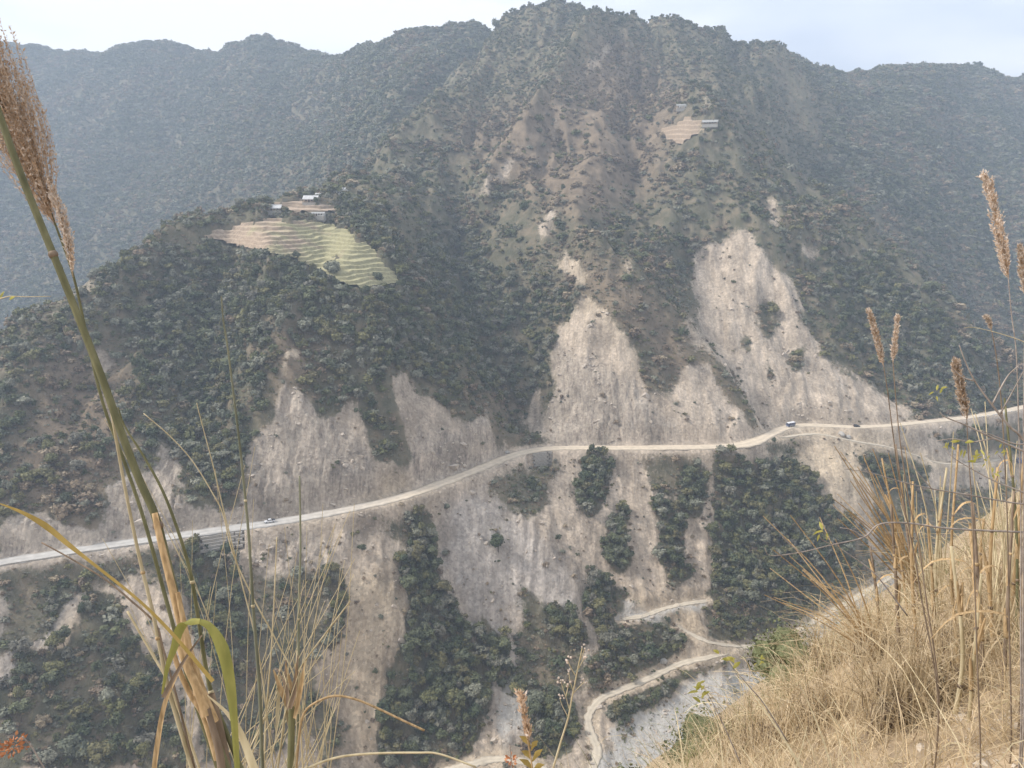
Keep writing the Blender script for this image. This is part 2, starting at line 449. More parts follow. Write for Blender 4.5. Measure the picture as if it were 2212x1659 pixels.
BARE_EXCL = [
 [(1380,690),(1420,720),(1450,790),(1440,845),(1420,840),(1395,790)],
 [(1640,655),(1672,660),(1680,705),(1660,745),(1632,705)], [(1600,722),(1622,730),(1616,768),(1594,750)], [(1700,760),(1742,738),(1732,800),(1698,802)],
 [(1655,770),(1670,790),(1672,830),(1660,820)],
 [(1540,770),(1562,800),(1600,855),(1635,925),(1620,915),(1580,860),(1540,800)],
]
ROCKY = [
 [(525,1118),(545,985),(612,838),(650,838),(722,905),(815,985),(830,1060),(700,1118)], [(870,1000),(900,930),(1000,940),(1040,880),(1092,975),(1092,995),(900,1065)],
 [(1185,965),(1198,850),(1205,740),(1300,780),(1420,880),(1500,960),(1300,968)],
 [(228,1165),(228,1060),(372,960),(392,985),(405,1105),(540,1095),(545,1128),(400,1158)], [(0,1215),(0,1140),(60,1092),(110,1140),(240,1150),(240,1180)],
 [(545,1150),(650,1145),(760,1165),(740,1200),(660,1250),(560,1250),(540,1200)], [(1100,1085),(1135,1010),(1152,1060),(1140,1135),(1110,1130)],
]
VEG_LOW = {      # woods below the road, each with a phrase that finds it
 'the long wood between two scree chutes': [(868,1105),(925,1105),(945,1180),(950,1250),(1000,1350),(1045,1420),(1065,1490),(1040,1560),(1010,1665),(815,1665),(832,1480),(868,1400),(885,1300),(852,1220),(880,1190)],
 'the oval clump below the retaining wall': [(1262,990),(1312,982),(1322,1050),(1292,1110),(1262,1122),(1240,1090),(1248,1040)],
 'the narrow clump amid pale scree': [(1325,1112),(1357,1102),(1358,1180),(1352,1232),(1322,1235),(1300,1170)],
 'the straggling row between scree runs': [(1412,1092),(1452,1085),(1482,1140),(1472,1200),(1492,1240),(1455,1275),(1422,1190)],
 'the small clump just beneath the road': [(1468,1020),(1525,1005),(1528,1090),(1500,1122),(1465,1100)],
 'the large wood above the valley track': [(1540,975),(1582,972),(1620,1008),(1700,1000),(1762,1040),(1800,1090),(1852,1160),(1885,1210),(1895,1250),(1785,1332),(1680,1372),(1600,1392),(1535,1385),(1515,1290),(1545,1230),(1535,1100)],
 'the grove below the sandy pad': [(1268,1232),(1322,1250),(1362,1290),(1345,1335),(1440,1332),(1485,1362),(1475,1402),(1400,1455),(1332,1502),(1288,1512),(1268,1450),(1290,1400),(1265,1320)],
 'the clump at the scree fan foot': [(1182,1300),(1222,1298),(1262,1360),(1272,1402),(1232,1405),(1188,1352)],
 'the thin strip beside the scree fan': [(1035,1325),(1092,1390),(1122,1500),(1092,1535),(1060,1450),(1028,1370)],
 'the flat beside the forked track': [(1130,1560),(1150,1500),(1205,1490),(1262,1560),(1245,1625),(1120,1660)],
 'the tan eroded slope under the road': [(695,1235),(742,1225),(752,1260),(738,1330),(732,1402),(700,1392),(708,1310)],
 'the broken slope under the grey road': [(392,1180),(500,1195),(522,1300),(532,1400),(482,1452),(420,1402),(398,1280)],
 'the brushy slope behind the tall reeds': [(0,1480),(60,1420),(150,1400),(190,1270),(250,1280),(300,1400),(380,1500),(410,1665),(-40,1665)],
 'the strip between track and riverbed': [(1305,1512),(1450,1455),(1562,1415),(1602,1425),(1482,1472),(1422,1515),(1330,1560)],
 'the slope under the far road': [(1850,990),(1962,955),(2015,1010),(1995,1062),(1900,1072)],
 'the dark bank below the road posts': [(1990,945),(2212,905),(2212,985),(2150,985),(2050,960)],
}
VEG_MID = {
 'the wooded hill below the terraces': [(60,720),(200,605),(330,545),(420,512),(560,545),(700,570),(740,625),(850,620),(880,600),(1000,700),(1060,800),(1100,870),(1040,870),(980,890),(900,820),(820,840),(830,950),(860,1000),(830,1000),(790,880),(700,900),(650,830),(590,840),(530,1000),(520,1080),(400,1090),(390,970),(240,1000),(220,1120),(60,1080),(0,1100),(0,760)],
 'the deep gully between bare cliffs': [(960,480),(1010,500),(1030,620),(1100,640),(1180,600),(1225,640),(1195,740),(1185,850),(1170,880),(1130,900),(1060,800),(990,650),(950,560)],
 'the farm houses above the terraces': [(740,420),(800,440),(850,520),(880,600),(850,610),(800,540),(760,480),(720,470),(700,420)],
}
HALF = {  # brush of middling density
 'a': [(1380,975),(1505,972),(1505,1030),(1445,1092),(1400,1055)], 'b': [(1050,1050),(1120,1000),(1215,1000),(1200,1050),(1150,1130),(1105,1120)],
 'c': [(1120,1260),(1180,1310),(1260,1400),(1270,1500),(1180,1500),(1100,1480),(1120,1400)], 'd': [(820,1120),(870,1110),(880,1180),(840,1170)],
 'e': [(520,1240),(700,1230),(690,1560),(560,1660),(430,1660),(440,1480)], 'f': [(0,1230),(180,1210),(380,1180),(420,1280),(300,1260),(190,1260),(100,1380),(0,1440)],
 'g': [(1330,1560),(1420,1525),(1440,1560),(1340,1625)], 'h': [(1660,930),(1700,960),(1760,1010),(1700,1000),(1640,975)], 'i': [(1880,1070),(2212,1040),(2212,1230),(1900,1260)],
'k':[(660,1480),(740,1560),(740,1660),(680,1660)],
}
TAN = [[(700,1230),(860,1230),(880,1330),(840,1480),(825,1660),(740,1660),(740,1450)], [(1640,925),(1700,935),(1980,960),(1900,1040),(1850,1120),(1760,1030),(1660,970)], [(1340,1290),(1520,1280),(1530,1380),(1600,1410),(1480,1410),(1440,1340),(1340,1340)],
       [(1200,540),(1280,560),(1390,640),(1480,760),(1400,840),(1340,700),(1240,660)], [(600,740),(680,740),(640,850),(590,850)], [(120,1370),(200,1290),(180,1400),(120,1450)], [(640,1040),(860,1020),(1000,1030),(860,1080),(640,1120)]]
GREY = [[(950,1090),(1060,1060),(1160,1150),(1240,1250),(1270,1330),(1200,1330),(1100,1320),(1130,1440),(1150,1560),(1090,1600),(1040,1400),(960,1250)], [(0,1200),(260,1010),(400,960),(540,1100),(400,1160)],[(0,1240),(200,1250),(100,1400),(0,1500)]]
GRAVEL = [[(1255,1700),(1275,1640),(1320,1575),(1345,1560),(1425,1525),(1500,1470),(1560,1452),(1640,1448),(1720,1415),(1800,1355),(1880,1300),(1960,1250),(2060,1220),(2060,1300),(1900,1400),(1800,1460),(1700,1700)], [(1100,1480),(1170,1500),(1150,1560),(1080,1600),(1070,1520)], [(1330,1345),(1350,1315),(1440,1310),(1520,1290),(1525,1305),(1440,1330)]]

DRY = [[(1200,540),(1300,560),(1400,620),(1500,740),(1620,900),(1560,900),(1450,850),(1380,720),(1260,640)], [(1200,180),(1330,60),(1480,200),(1420,420),(1250,480),(1120,420),(950,280)], [(100,760),(260,740),(300,900),(220,1100),(0,1080)], [(560,690),(690,700),(680,840),(590,860)], [(2060,560),(2212,520),(2212,720)], [(1050,820),(1130,900),(1090,960),(1030,880)]]
DENSE = [[(860,520),(980,500),(1040,560),(1150,620),(1215,640),(1190,760),(1180,880),(1130,900),(1040,760),(960,640)], [(420,520),(560,560),(720,580),(840,640),(960,660),(1050,820),(900,800),(640,700),(500,820),(400,900),(300,700)], [(1740,560),(1900,560),(2100,760),(2150,860),(1950,850),(1780,700)]]
bare_m = np.clip(layer(BARE_POLY, 5) - layer(BARE_EXCL, 3), 0, 1)
dry_m = layer(DRY, 16); dense_m = layer(DENSE, 14); rock_m = layer(ROCKY, 4); tan_m = layer(TAN, 14); grey_m = layer(GREY, 10); gravel_m = layer(GRAVEL, 2)
soft_m = layer(VEG_LOW.values(), 9); wood_m = layer(VEG_LOW.values(), 2); mid_m = layer(VEG_MID.values(), 5); half_m = layer(HALF.values(), 5)
FIELD_POLY = [(418,507),(470,492),(560,476),(590,470),(640,474),(700,482),(740,490),(780,515),(815,545),(850,580),(862,612),(800,622),(745,620),(700,590),(640,560),(560,545),(500,528)]
FIELD2_POLY = [(580,438),(612,428),(650,430),(700,438),(745,455),(700,460),(640,458),(590,455)]
FIELD3_POLY = [(1425,278),(1460,268),(1480,252),(1520,255),(1550,262),(1545,275),(1500,290),(1470,312),(1440,300)]
field_m = layer([FIELD_POLY, FIELD2_POLY, FIELD3_POLY], 1)

def sample(m, u, v):
    x = np.clip(u / MS + 100, 0, MW - 1.01); y = np.clip(v / MS + 30, 0, MH - 1.01)
    return m[y.astype(int), x.astype(int)]

def visible(Z, eps=3.0):
    s = Z / GY
    mxs = np.maximum.accumulate(s, 0)
    return Z >= mxs * GY - eps
VIS = visible(Z)
U, V = project(GX, GY, Z)
jx = 15 * fbm(GX / 17, GY / 17, 5, 61, .62); jy = 15 * fbm(GX / 17, GY / 17, 5, 67, .62)
scl = np.clip(430.0 / GY, 0.2, 1.3)
UJ, VJ = U + jx * scl, V + jy * scl
inside = VIS & (WHICH == 0)
def lay(m): return np.where(inside, sample(m, UJ, VJ), 0.0)
A_bare = lay(bare_m); A_rock = lay(rock_m); A_tan = lay(tan_m); A_grey = lay(grey_m); A_gravel = lay(gravel_m); A_dry = lay(dry_m); A_dense = lay(dense_m); A_soft = lay(soft_m)
A_wood = np.where(inside, sample(wood_m, U + .7 * (UJ - U), V + .7 * (VJ - V)), 0.0); A_mid = lay(mid_m); A_half = lay(half_m); A_field = np.where(inside, sample(field_m, U, V), 0)
below = UP < -3
low_bare = np.where(below & (WHICH == 0), np.clip(1 - A_wood - 0.75 * A_half, 0, 1), 0)
A_bare = np.maximum(A_bare, low_bare)
A_bare = np.maximum(A_bare, np.where(inside & (DR < 9), 1 - sstep(5, 9, DR), 0))
A_bare *= np.where(V < 340, 0.6, 1.0)

# carve flutes into the bare rock, small lumps into the rest, and keep the road level
flute = (ridged((GX + 0.25 * GY + 6 * fbm(GX / 22, GY / 22, 3, 5)) / 8.0, GY / 45, 4, 15, .6) - 0.4) * sstep(-.45, .5, fbm(GX / 26, GY / 26, 2, 6))
lump = fbm(GX / 6, GY / 7, 3, 25)
offroad = sstep(4.6, 12, DR) * (1 - .85 * A_gravel)
Z = Z + offroad * (A_bare * A_rock * (2.5 * flute + 1.4 * lump) + A_bare * (1 - A_rock) * (0.9 * lump + 1.7 * (ridged((GX + 9 * fbm(GX / 40, GY / 40, 2, 36)) / 19, GY / 90, 2, 35) - .4)) + (1 - A_bare) * 0.8 * lump) * np.where(GY < 900, 1, 1.6)

def H(x, y):
    a = np.clip((np.asarray(x) / np.asarray(y) - AA[0]) / (AA[1] - AA[0]), 0, NA - 1.001)
    r = np.clip(np.log(np.asarray(y) / Y0) / math.log(Y1 / Y0) * (NY - 1), 0, NY - 1.001)
    i = a.astype(int); j = r.astype(int); s = a - i; t = r - j
    return (Z[j, i] * (1 - s) + Z[j, i + 1] * s) * (1 - t) + (Z[j + 1, i] * (1 - s) + Z[j + 1, i + 1] * s) * t
def grid_at(G, x, y):
    a = np.clip((x / y - AA[0]) / (AA[1] - AA[0]), 0, NA - 1); r = np.clip(np.log(y / Y0) / math.log(Y1 / Y0) * (NY - 1), 0, NY - 1)
    return G[np.rint(r).astype(int), np.rint(a).astype(int)]
def hit(u, v):                     # where a sight line meets the ground
    r = ray(u, v); y = np.geomspace(Y0 + 1, Y1 - 1, 4000)
    x = r[0] / r[1] * y; z = r[2] / r[1] * y
    k = np.argmax(z <= H(x, y))
    return np.array([x[k], y[k], float(H(x[k:k + 1], y[k:k + 1])[0])])

# dirt tracks in the valley, levelled into the slope
TRACKS = {
 'track': ([(1275,1680),(1290,1620),(1275,1580),(1272,1545),(1300,1508),(1345,1490),(1410,1462),(1470,1435),(1540,1415),(1610,1398),(1680,1382),(1740,1352),(1800,1318),(1860,1285),(1930,1240)], 2.1),
 'side_track': ([(1668,944),(1700,943),(1760,938),(1810,945),(1860,955),(1920,965),(1980,985),(2030,1000),(2110,1005),(2160,990),(2240,1000)], 1.9),
 'spur_track': ([(1345,1338),(1390,1330),(1425,1318),(1470,1306),(1525,1298)], 1.8),
 'lower_track': ([(1610,1398),(1540,1388),(1490,1368),(1465,1352)], 1.6),
 'bend_track': ([(960,1665),(1020,1650),(1060,1642),(1110,1640),(1160,1655),(1215,1690)], 2.4),
}
TRACK_LINES = {}
for nm, (px, hw) in TRACKS.items():
    P = np.array([hit(u, v) for u, v in px])
    C = catmull(P, 14 * len(P))
    zz = C[:, 2].copy()
    for _ in range(60): zz[1:-1] = (zz[:-2] + 2 * zz[1:-1] + zz[2:]) / 4
    C[:, 2] = zz
    TRACK_LINES[nm] = (C, hw)
    lo, hi = C[:, 1].min() - 15, C[:, 1].max() + 15
    box = (GY > lo) & (GY < hi) & (GX > C[:, 0].min() - 15) & (GX < C[:, 0].max() + 15)
    gx, gy = GX[box], GY[box]
    D2 = np.full(gx.shape, 1e9); ZT = np.zeros(gx.shape)
    for k in range(0, len(C)):
        d = np.hypot(gx - C[k, 0], gy - C[k, 1]); b = d < D2; D2[b] = d[b]; ZT[b] = C[k, 2]
    w = 1 - sstep(hw + 0.8, hw + 5, D2)
    w *= sstep(4.5, 9, DR[box])
    Z[box] = Z[box] * (1 - w) + (ZT - 0.3) * w
    A_bare[box] = np.maximum(A_bare[box], 1 - sstep(hw + 2, hw + 4, D2))
    A_tan[box] = np.maximum(A_tan[box], 0.7 * (1 - sstep(hw + 2, hw + 5, D2)))

# the terraced field keeps a bed a little lower than its steps
Zbase = Z.copy()
Z = Z - 5.0 * sstep(0.35, 0.95, A_field)
# ---------------------------------------------------------------- terrain mesh and its material
def terrain_material():
    m, nt, N, L, b = mat_new('slope_soil_and_rock')
    geo = N.new('ShaderNodeNewGeometry')
    def noise(scale, sx=1, sy=1, sz=1, detail=5, rough=0.55):
        mpn = N.new('ShaderNodeMapping'); mpn.inputs['Scale'].default_value = (sx, sy, sz)
        L.new(geo.outputs['Position'], mpn.inputs[0])
        n = N.new('ShaderNodeTexNoise'); n.inputs['Scale'].default_value = scale; n.inputs['Detail'].default_value = detail
        n.inputs['Roughness'].default_value = rough
        L.new(mpn.outputs[0], n.inputs['Vector']); return n.outputs['Fac']
    def ramp(f, stops):
        r = N.new('ShaderNodeValToRGB'); e = r.color_ramp.elements
        for i, (p, c) in enumerate(stops):
            el = e[i] if i < 2 else e.new(p)
            el.position = p; el.color = (*c, 1)
        L.new(f, r.inputs[0]); return r.outputs[0]
    def attr(n):
        a = N.new('ShaderNodeAttribute'); a.attribute_name = n; return a.outputs['Fac']
    def mix(f, a, c2):
        x = N.new('ShaderNodeMix'); x.data_type = 'RGBA'
        L.new(f, x.inputs[0]); L.new(a, x.inputs[6]); L.new(c2, x.inputs[7]); return x.outputs[2]
    n1 = noise(0.09, detail=8); n2 = noise(0.5, detail=6, rough=0.7)
    nst = noise(0.5, 1, 0.16, 0.12, 4)           # runs down the slope
    nst2 = noise(0.55, 1.0, 0.22, 0.2, 7, 0.72)
    under = ramp(n1, [(0.32, (0.085, 0.085, 0.052)), (0.68, (0.20, 0.162, 0.11)), (0.5, (0.13, 0.118, 0.078))])
    dryc = ramp(n1, [(0.32, (0.13, 0.10, 0.07)), (0.68, (0.26, 0.20, 0.14))]); under = mix(attr('dry'), under, dryc)
    scree = ramp(nst, [(0.3, (0.39, 0.32, 0.248)), (0.7, (0.545, 0.455, 0.362))])
    warm = ramp(nst, [(0.3, (0.42, 0.335, 0.24)), (0.7, (0.55, 0.455, 0.335))])
    cool = ramp(nst, [(0.3, (0.38, 0.335, 0.295)), (0.7, (0.51, 0.46, 0.41))])
    rockc = ramp(nst2, [(0.30, (0.18, 0.15, 0.125)), (0.62, (0.49, 0.42, 0.34)), (0.46, (0.38, 0.32, 0.26))])
    grav = ramp(n2, [(0.3, (0.33, 0.31, 0.28)), (0.7, (0.55, 0.52, 0.475))])
    c = mix(attr('tan'), scree, warm); c = mix(attr('grey'), c, cool); c = mix(attr('rock'), c, rockc)
    # stains, damp and darker beds on the broken ground
    nb_ = noise(0.045, 1.3, .8, .8, 7, .68); sb = N.new('ShaderNodeMapRange'); sb.inputs[1].default_value = .36; sb.inputs[2].default_value = .64; sb.inputs[3].default_value = .60; sb.inputs[4].default_value = 1.16; L.new(nb_, sb.inputs[0])
    hb_ = N.new('ShaderNodeHueSaturation'); L.new(c, hb_.inputs['Color']); L.new(sb.outputs[0], hb_.inputs['Value']); c = hb_.outputs[0]
    # pebbly speckle
    vo = N.new('ShaderNodeTexVoronoi'); vo.inputs['Scale'].default_value = 0.75; vo.inputs['Randomness'].default_value = 1
    L.new(geo.outputs['Position'], vo.inputs['Vector'])
    sep = N.new('ShaderNodeSeparateColor'); L.new(vo.outputs['Color'], sep.inputs[0])
    mrv = N.new('ShaderNodeMapRange'); mrv.inputs[3].default_value = 0.80; mrv.inputs[4].default_value = 1.18; L.new(sep.outputs[0], mrv.inputs[0])
    hs = N.new('ShaderNodeHueSaturation'); L.new(c, hs.inputs['Color']); L.new(mrv.outputs[0], hs.inputs['Value'])
    # ragged edge between bare ground and growth
    ad = N.new('ShaderNodeMath'); ad.operation = 'ADD'; L.new(attr('bare'), ad.inputs[0])
    mr = N.new('ShaderNodeMapRange'); mr.inputs[1].default_value = 0.25; mr.inputs[2].default_value = 0.75; mr.inputs[3].default_value = -0.3; mr.inputs[4].default_value = 0.3
    L.new(n2, mr.inputs[0]); L.new(mr.outputs[0], ad.inputs[1])
    fr = N.new('ShaderNodeMapRange'); fr.interpolation_type = 'SMOOTHSTEP'; fr.inputs[1].default_value = 0.22; fr.inputs[2].default_value = 0.78; L.new(ad.outputs[0], fr.inputs[0])
    c = mix(fr.outputs[0], under, hs.outputs[0]); c = mix(attr('gravel'), c, grav)
    L.new(c, b.inputs['Base Color']); b.inputs['Roughness'].default_value = 0.95; b.inputs['Specular IOR Level'].default_value = 0.15
    hsum = N.new('ShaderNodeMath'); hsum.operation = 'ADD'; L.new(n2, hsum.inputs[0]); L.new(nst2, hsum.inputs[1])
    bp = N.new('ShaderNodeBump'); bp.inputs['Strength'].default_value = 0.7; bp.inputs['Distance'].default_value = 1.4
    L.new(hsum.outputs[0], bp.inputs['Height']); L.new(bp.outputs[0], b.inputs['Normal'])
    return m

idx = np.arange(NA * NY).reshape(NY, NA)
Fq = np.stack([idx[:-1, :-1], idx[:-1, 1:], idx[1:, 1:], idx[1:, :-1]], -1).reshape(-1, 4)
VT = np.stack([GX, GY, Z], -1).reshape(-1, 3)
M_TERR = terrain_material()
me = new_mesh('mountainside', VT, Fq, M_TERR, smooth=True)
for n_, a_ in (('bare', A_bare), ('rock', A_rock), ('tan', A_tan), ('grey', A_grey), ('gravel', A_gravel), ('dry', A_dry)): fattr(me, n_, a_)
terrain = obj('mountainside', me, kind='structure', label='steep brown and green mountainside with landslide scars above a river valley')

# ---------------------------------------------------------------- roads
def road_material(name, ca, cb, x0, x1):
    m, nt, N, L, b = mat_new(name)
    g = N.new('ShaderNodeNewGeometry'); s = N.new('ShaderNodeSeparateXYZ'); L.new(g.outputs['Position'], s.inputs[0])
    r = N.new('ShaderNodeMapRange'); r.inputs[1].default_value = x0; r.inputs[2].default_value = x1; L.new(s.outputs[0], r.inputs[0])
    mxn = N.new('ShaderNodeMix'); mxn.data_type = 'RGBA'; L.new(r.outputs[0], mxn.inputs[0]); mxn.inputs[6].default_value = (*ca, 1); mxn.inputs[7].default_value = (*cb, 1)
    n = N.new('ShaderNodeTexNoise'); n.inputs['Scale'].default_value = 0.35; n.inputs['Detail'].default_value = 6; L.new(g.outputs['Position'], n.inputs['Vector'])
    q = N.new('ShaderNodeMapRange'); q.inputs[1].default_value = .3; q.inputs[2].default_value = .7; q.inputs[3].default_value = 0.86; q.inputs[4].default_value = 1.12; L.new(n.outputs['Fac'], q.inputs[0])
    h = N.new('ShaderNodeHueSaturation'); L.new(mxn.outputs[2], h.inputs['Color']); L.new(q.outputs[0], h.inputs['Value'])
    la = N.new('ShaderNodeAttribute'); la.attribute_name = 'across'       # two wheel tracks packed paler, loose darker dirt at the edges
    cr = N.new('ShaderNodeFloatCurve'); cu = cr.mapping.curves[0]; cu.points[0].location = (0, .74); cu.points[1].location = (1, .80)
    for px_, py_ in ((.14, .86), (.28, .98), (.42, .91), (.5, .88), (.58, .92), (.72, 1.0), (.88, .90)): cu.points.new(px_, py_)
    cr.mapping.update(); L.new(la.outputs['Fac'], cr.inputs['Value'])
    h2 = N.new('ShaderNodeHueSaturation'); L.new(h.outputs[0], h2.inputs['Color']); L.new(cr.outputs[0], h2.inputs['Value'])
    L.new(h2.outputs[0], b.inputs['Base Color']); b.inputs['Roughness'].default_value = 0.9; b.inputs['Specular IOR Level'].default_value = 0.2
    return m
M_ROAD = road_material('dusty_road', (0.47, 0.45, 0.42), (0.60, 0.51, 0.395), -125, -45)
M_TRACK = road_material('dirt_track', (0.52, 0.455, 0.36), (0.52, 0.455, 0.36), -100, 100)

def strip(P, half, crown=0.0, edge=None, thick=0.35):
    """a road bed: top with a slight camber and two side faces"""
    P = np.asarray(P); T = np.gradient(P, axis=0); Nn = np.stack([-T[:, 1], T[:, 0], 0 * T[:, 0]], -1); Nn /= np.linalg.norm(Nn, axis=1)[:, None]
    hw = np.full(len(P), half) if np.isscalar(half) else np.asarray(half)
    offs = [-1, -0.72, -0.45, -.2, 0.0, .2, 0.45, .72, 1]
    rows = []
    for i, o in enumerate(offs):
        q = P + Nn * (hw * o)[:, None]; q[:, 2] += crown * (1 - o * o)
        if abs(o) == 1: q += Nn * (o * 0.9 * fbm(np.arange(len(P)) * 0.31, np.full(len(P), o * 7.7), 3, 3))[:, None]
        rows.append(q)
    lo = rows[0].copy(); lo[:, 2] -= thick; hi = rows[-1].copy(); hi[:, 2] -= thick
    rows = [lo] + rows + [hi]; k = len(rows); n = len(P)
    V = np.stack(rows, 1).reshape(-1, 3)
    ii = np.arange(n - 1)[:, None] * k + np.arange(k - 1)[None]
    F = np.stack([ii, ii + 1, ii + 1 + k, ii + k], -1).reshape(-1, 4)[:, ::-1]
    return V, F
RB = ROAD.copy(); RB[:, 2] = ROAD_Z
uu, vv = project(RB[:, 0], RB[:, 1], RB[:, 2])
hw = 4.1 + 1.6 * np.exp(-((uu - 1610) / 35) ** 2) + 0.7 * np.exp(-((uu - 1450) / 120) ** 2) - 0.8 * sstep(1740, 1900, uu) + 0.35 * fbm(uu / 60, uu * 0, 2, 5)
V_, F_ = strip(RB, hw, 0.08)
lat_ = np.array([0, 0, .14, .28, .4, .5, .6, .72, .86, 1, 1])
me_ = new_mesh('road', V_, F_, M_ROAD, True); fattr(me_, 'across', np.tile(lat_, len(RB)))
obj('road', me_, kind='structure', label='dusty unpaved mountain road cut along the slope')
for nm, (C, w_) in TRACK_LINES.items():
    V_, F_ = strip(C + np.array([0, 0, 0.02]), w_ * (1 + 0.18 * fbm(np.arange(len(C)) * 0.17, np.zeros(len(C)), 2, 8)), 0.05)
    me_ = new_mesh('dirt_track', V_, F_, M_TRACK, True); fattr(me_, 'across', np.tile(lat_, len(C)))
    obj('dirt_track', me_, kind='structure', label={
        'track': 'pale dirt track along the valley floor beside the gravel riverbed', 'side_track': 'thin dirt track branching off the road behind the truck',
        'spur_track': 'short track across the sandy pad', 'lower_track': 'reddish track at the foot of the large wood', 'bend_track': 'wide bend of the dirt track at the picture bottom'}[nm])

# ---------------------------------------------------------------- near bank the camera stands on
def bank_z(x, y):
    q = -0.664 * x + 0.748 * y; t = 0.748 * x + 0.664 * y
    z = np.where(q < 2.2, -1.45 - 0.62 * q - 0.12 * q * np.abs(q), -1.45 - 0.62 * 2.2 - 0.12 * 4.84 - 1.36 * (q - 2.2))
    z = np.where(q < -1.0, -1.45 + 0.5 + (q + 1.0) * -0.25, z)
    return z + 0.10 * fbm(x / 1.3, y / 1.3, 3, 77) * np.clip(1 + q * 0 + np.abs(q) / 6, 1, 6)
qq = np.concatenate([np.linspace(-6, 6, 130), 6 + np.geomspace(0.1, 172, 70)])
tt = np.concatenate([-np.geomspace(300, 6.2, 40), np.linspace(-6, 14, 200), np.geomspace(14.2, 420, 50)])
Q, T_ = np.meshgrid(qq, tt)
BX = -0.664 * Q + 0.748 * T_; BY = 0.748 * Q + 0.664 * T_
BZ = np.maximum(bank_z(BX, BY), -270)
nb = len(tt), len(qq)
ib = np.arange(BX.size).reshape(nb)
Fb = np.stack([ib[:-1, :-1], ib[1:, :-1], ib[1:, 1:], ib[:-1, 1:]], -1).reshape(-1, 4)[:, ::-1]
M_BANK = simple('bank_soil', (0.33, 0.25, 0.165), 0.95, 0.35, 5.0, bump=0.6)
obj('near_bank', new_mesh('near_bank', np.stack([BX, BY, BZ], -1).reshape(-1, 3), Fb, M_BANK, True), kind='structure', label='dry grassy bank falling away in front of the viewer')

# ---------------------------------------------------------------- haze: the valley air
m, nt, N, L, b = mat_new('valley_air')
N.remove(b)
pv = N.new('ShaderNodeVolumePrincipled'); pv.inputs['Density'].default_value = HAZE_D if 'HAZE_D' in globals() else 0.00031
pv.inputs['Color'].default_value = (0.66, 0.80, 1.0, 1); pv.inputs['Anisotropy'].default_value = 0.1
L.new(pv.outputs[0], N['Material Output'].inputs['Volume'])
hb = MB(); hb.box(-2750, 2750, -330, 2790, -420, float(Z.max()) + 25)
hz = obj('haze', hb.mesh('haze', m), kind='stuff', label='thin blue haze filling the valley air')
# ---------------------------------------------------------------- vegetation masters
def ico(sub=1):
    t = (1 + 5 ** .5) / 2
    V = [(-1,t,0),(1,t,0),(-1,-t,0),(1,-t,0),(0,-1,t),(0,1,t),(0,-1,-t),(0,1,-t),(t,0,-1),(t,0,1),(-t,0,-1),(-t,0,1)]
    F = [(0,11,5),(0,5,1),(0,1,7),(0,7,10),(0,10,11),(1,5,9),(5,11,4),(11,10,2),(10,7,6),(7,1,8),(3,9,4),(3,4,2),(3,2,6),(3,6,8),(3,8,9),(4,9,5),(2,4,11),(6,2,10),(8,6,7),(9,8,1)]
    V = [np.array(v) / np.linalg.norm(v) for v in V]
    for _ in range(sub):
        c = {}; G = []
        def mid(a, b):
            k = (min(a, b), max(a, b))
            if k not in c: p = V[a] + V[b]; V.append(p / np.linalg.norm(p)); c[k] = len(V) - 1
            return c[k]
        for a, b, d in F:
            ab, bd, da = mid(a, b), mid(b, d), mid(d, a); G += [(a, ab, da), (b, bd, ab), (d, da, bd), (ab, bd, da)]
        F = G
    return np.array(V), F
ICO0, ICO1 = ico(0), ico(1)

def crown_geo(mb, lobes, nleaf, size, r, core=0.72, flat=1.0, lo=-0.9):
    """leaf sprays spread over and inside several lobes round a dark inner mass"""
    tot = sum(l[3] ** 2 for l in lobes)
    for cx, cy, cz, R in lobes:
        if core:
            V, F = ICO1 if nleaf > 300 else ICO0
            jit = 1 + 0.18 * r.standard_normal(len(V))
            mb.add(V * (core * R * jit)[:, None] * np.array([1, 1, flat]) + [cx, cy, cz], F)
        n = max(6, int(nleaf * R * R / tot))
        d = r.standard_normal((n * 2, 3)); d /= np.linalg.norm(d, axis=1)[:, None]
        d = d[d[:, 2] > lo][:n]
        for q in d:
            rad = R * (r.uniform(0.72, 1.05) if r.random() > .2 else r.uniform(1.05, 1.32))
            p = q * rad * np.array([1, 1, flat]) + [cx, cy, cz]
            nn = q + 0.55 * r.standard_normal(3) + np.array([0, 0, 0.25]); nn /= np.linalg.norm(nn)
            a = np.cross(nn, r.standard_normal(3)); a /= np.linalg.norm(a) + 1e-9; b_ = np.cross(nn, a)
            s = size * r.uniform(0.6, 1.35); w = s * r.uniform(0.5, 0.9)
            mb.add([p - a * s, p - b_ * w * .8 + nn * s * .12, p + a * s, p + b_ * w - nn * s * .15], [(0, 1, 2), (0, 2, 3)])

def trunk_geo(mb, h, r0, lobes, r, k=5):
    bend = r.uniform(-.06, .06, 2)
    P = [(0, 0, -0.06 * h), (bend[0] * .3, bend[1] * .3, h * .3), (bend[0], bend[1], h * .62), (bend[0] * 1.4, bend[1] * 1.4, h * .9)]
    mb.tube(catmull(P, 6), np.linspace(r0, r0 * .35, 6), k)
    for cx, cy, cz, R in lobes[:5]:
        s = np.array([bend[0] * .6, bend[1] * .6, h * r.uniform(.25, .55)])
        e = np.array([cx, cy, cz]); m_ = (s + e) / 2 + [0, 0, .04]
        mb.tube([s, m_, e], [r0 * .5, r0 * .33, r0 * .15], 4)

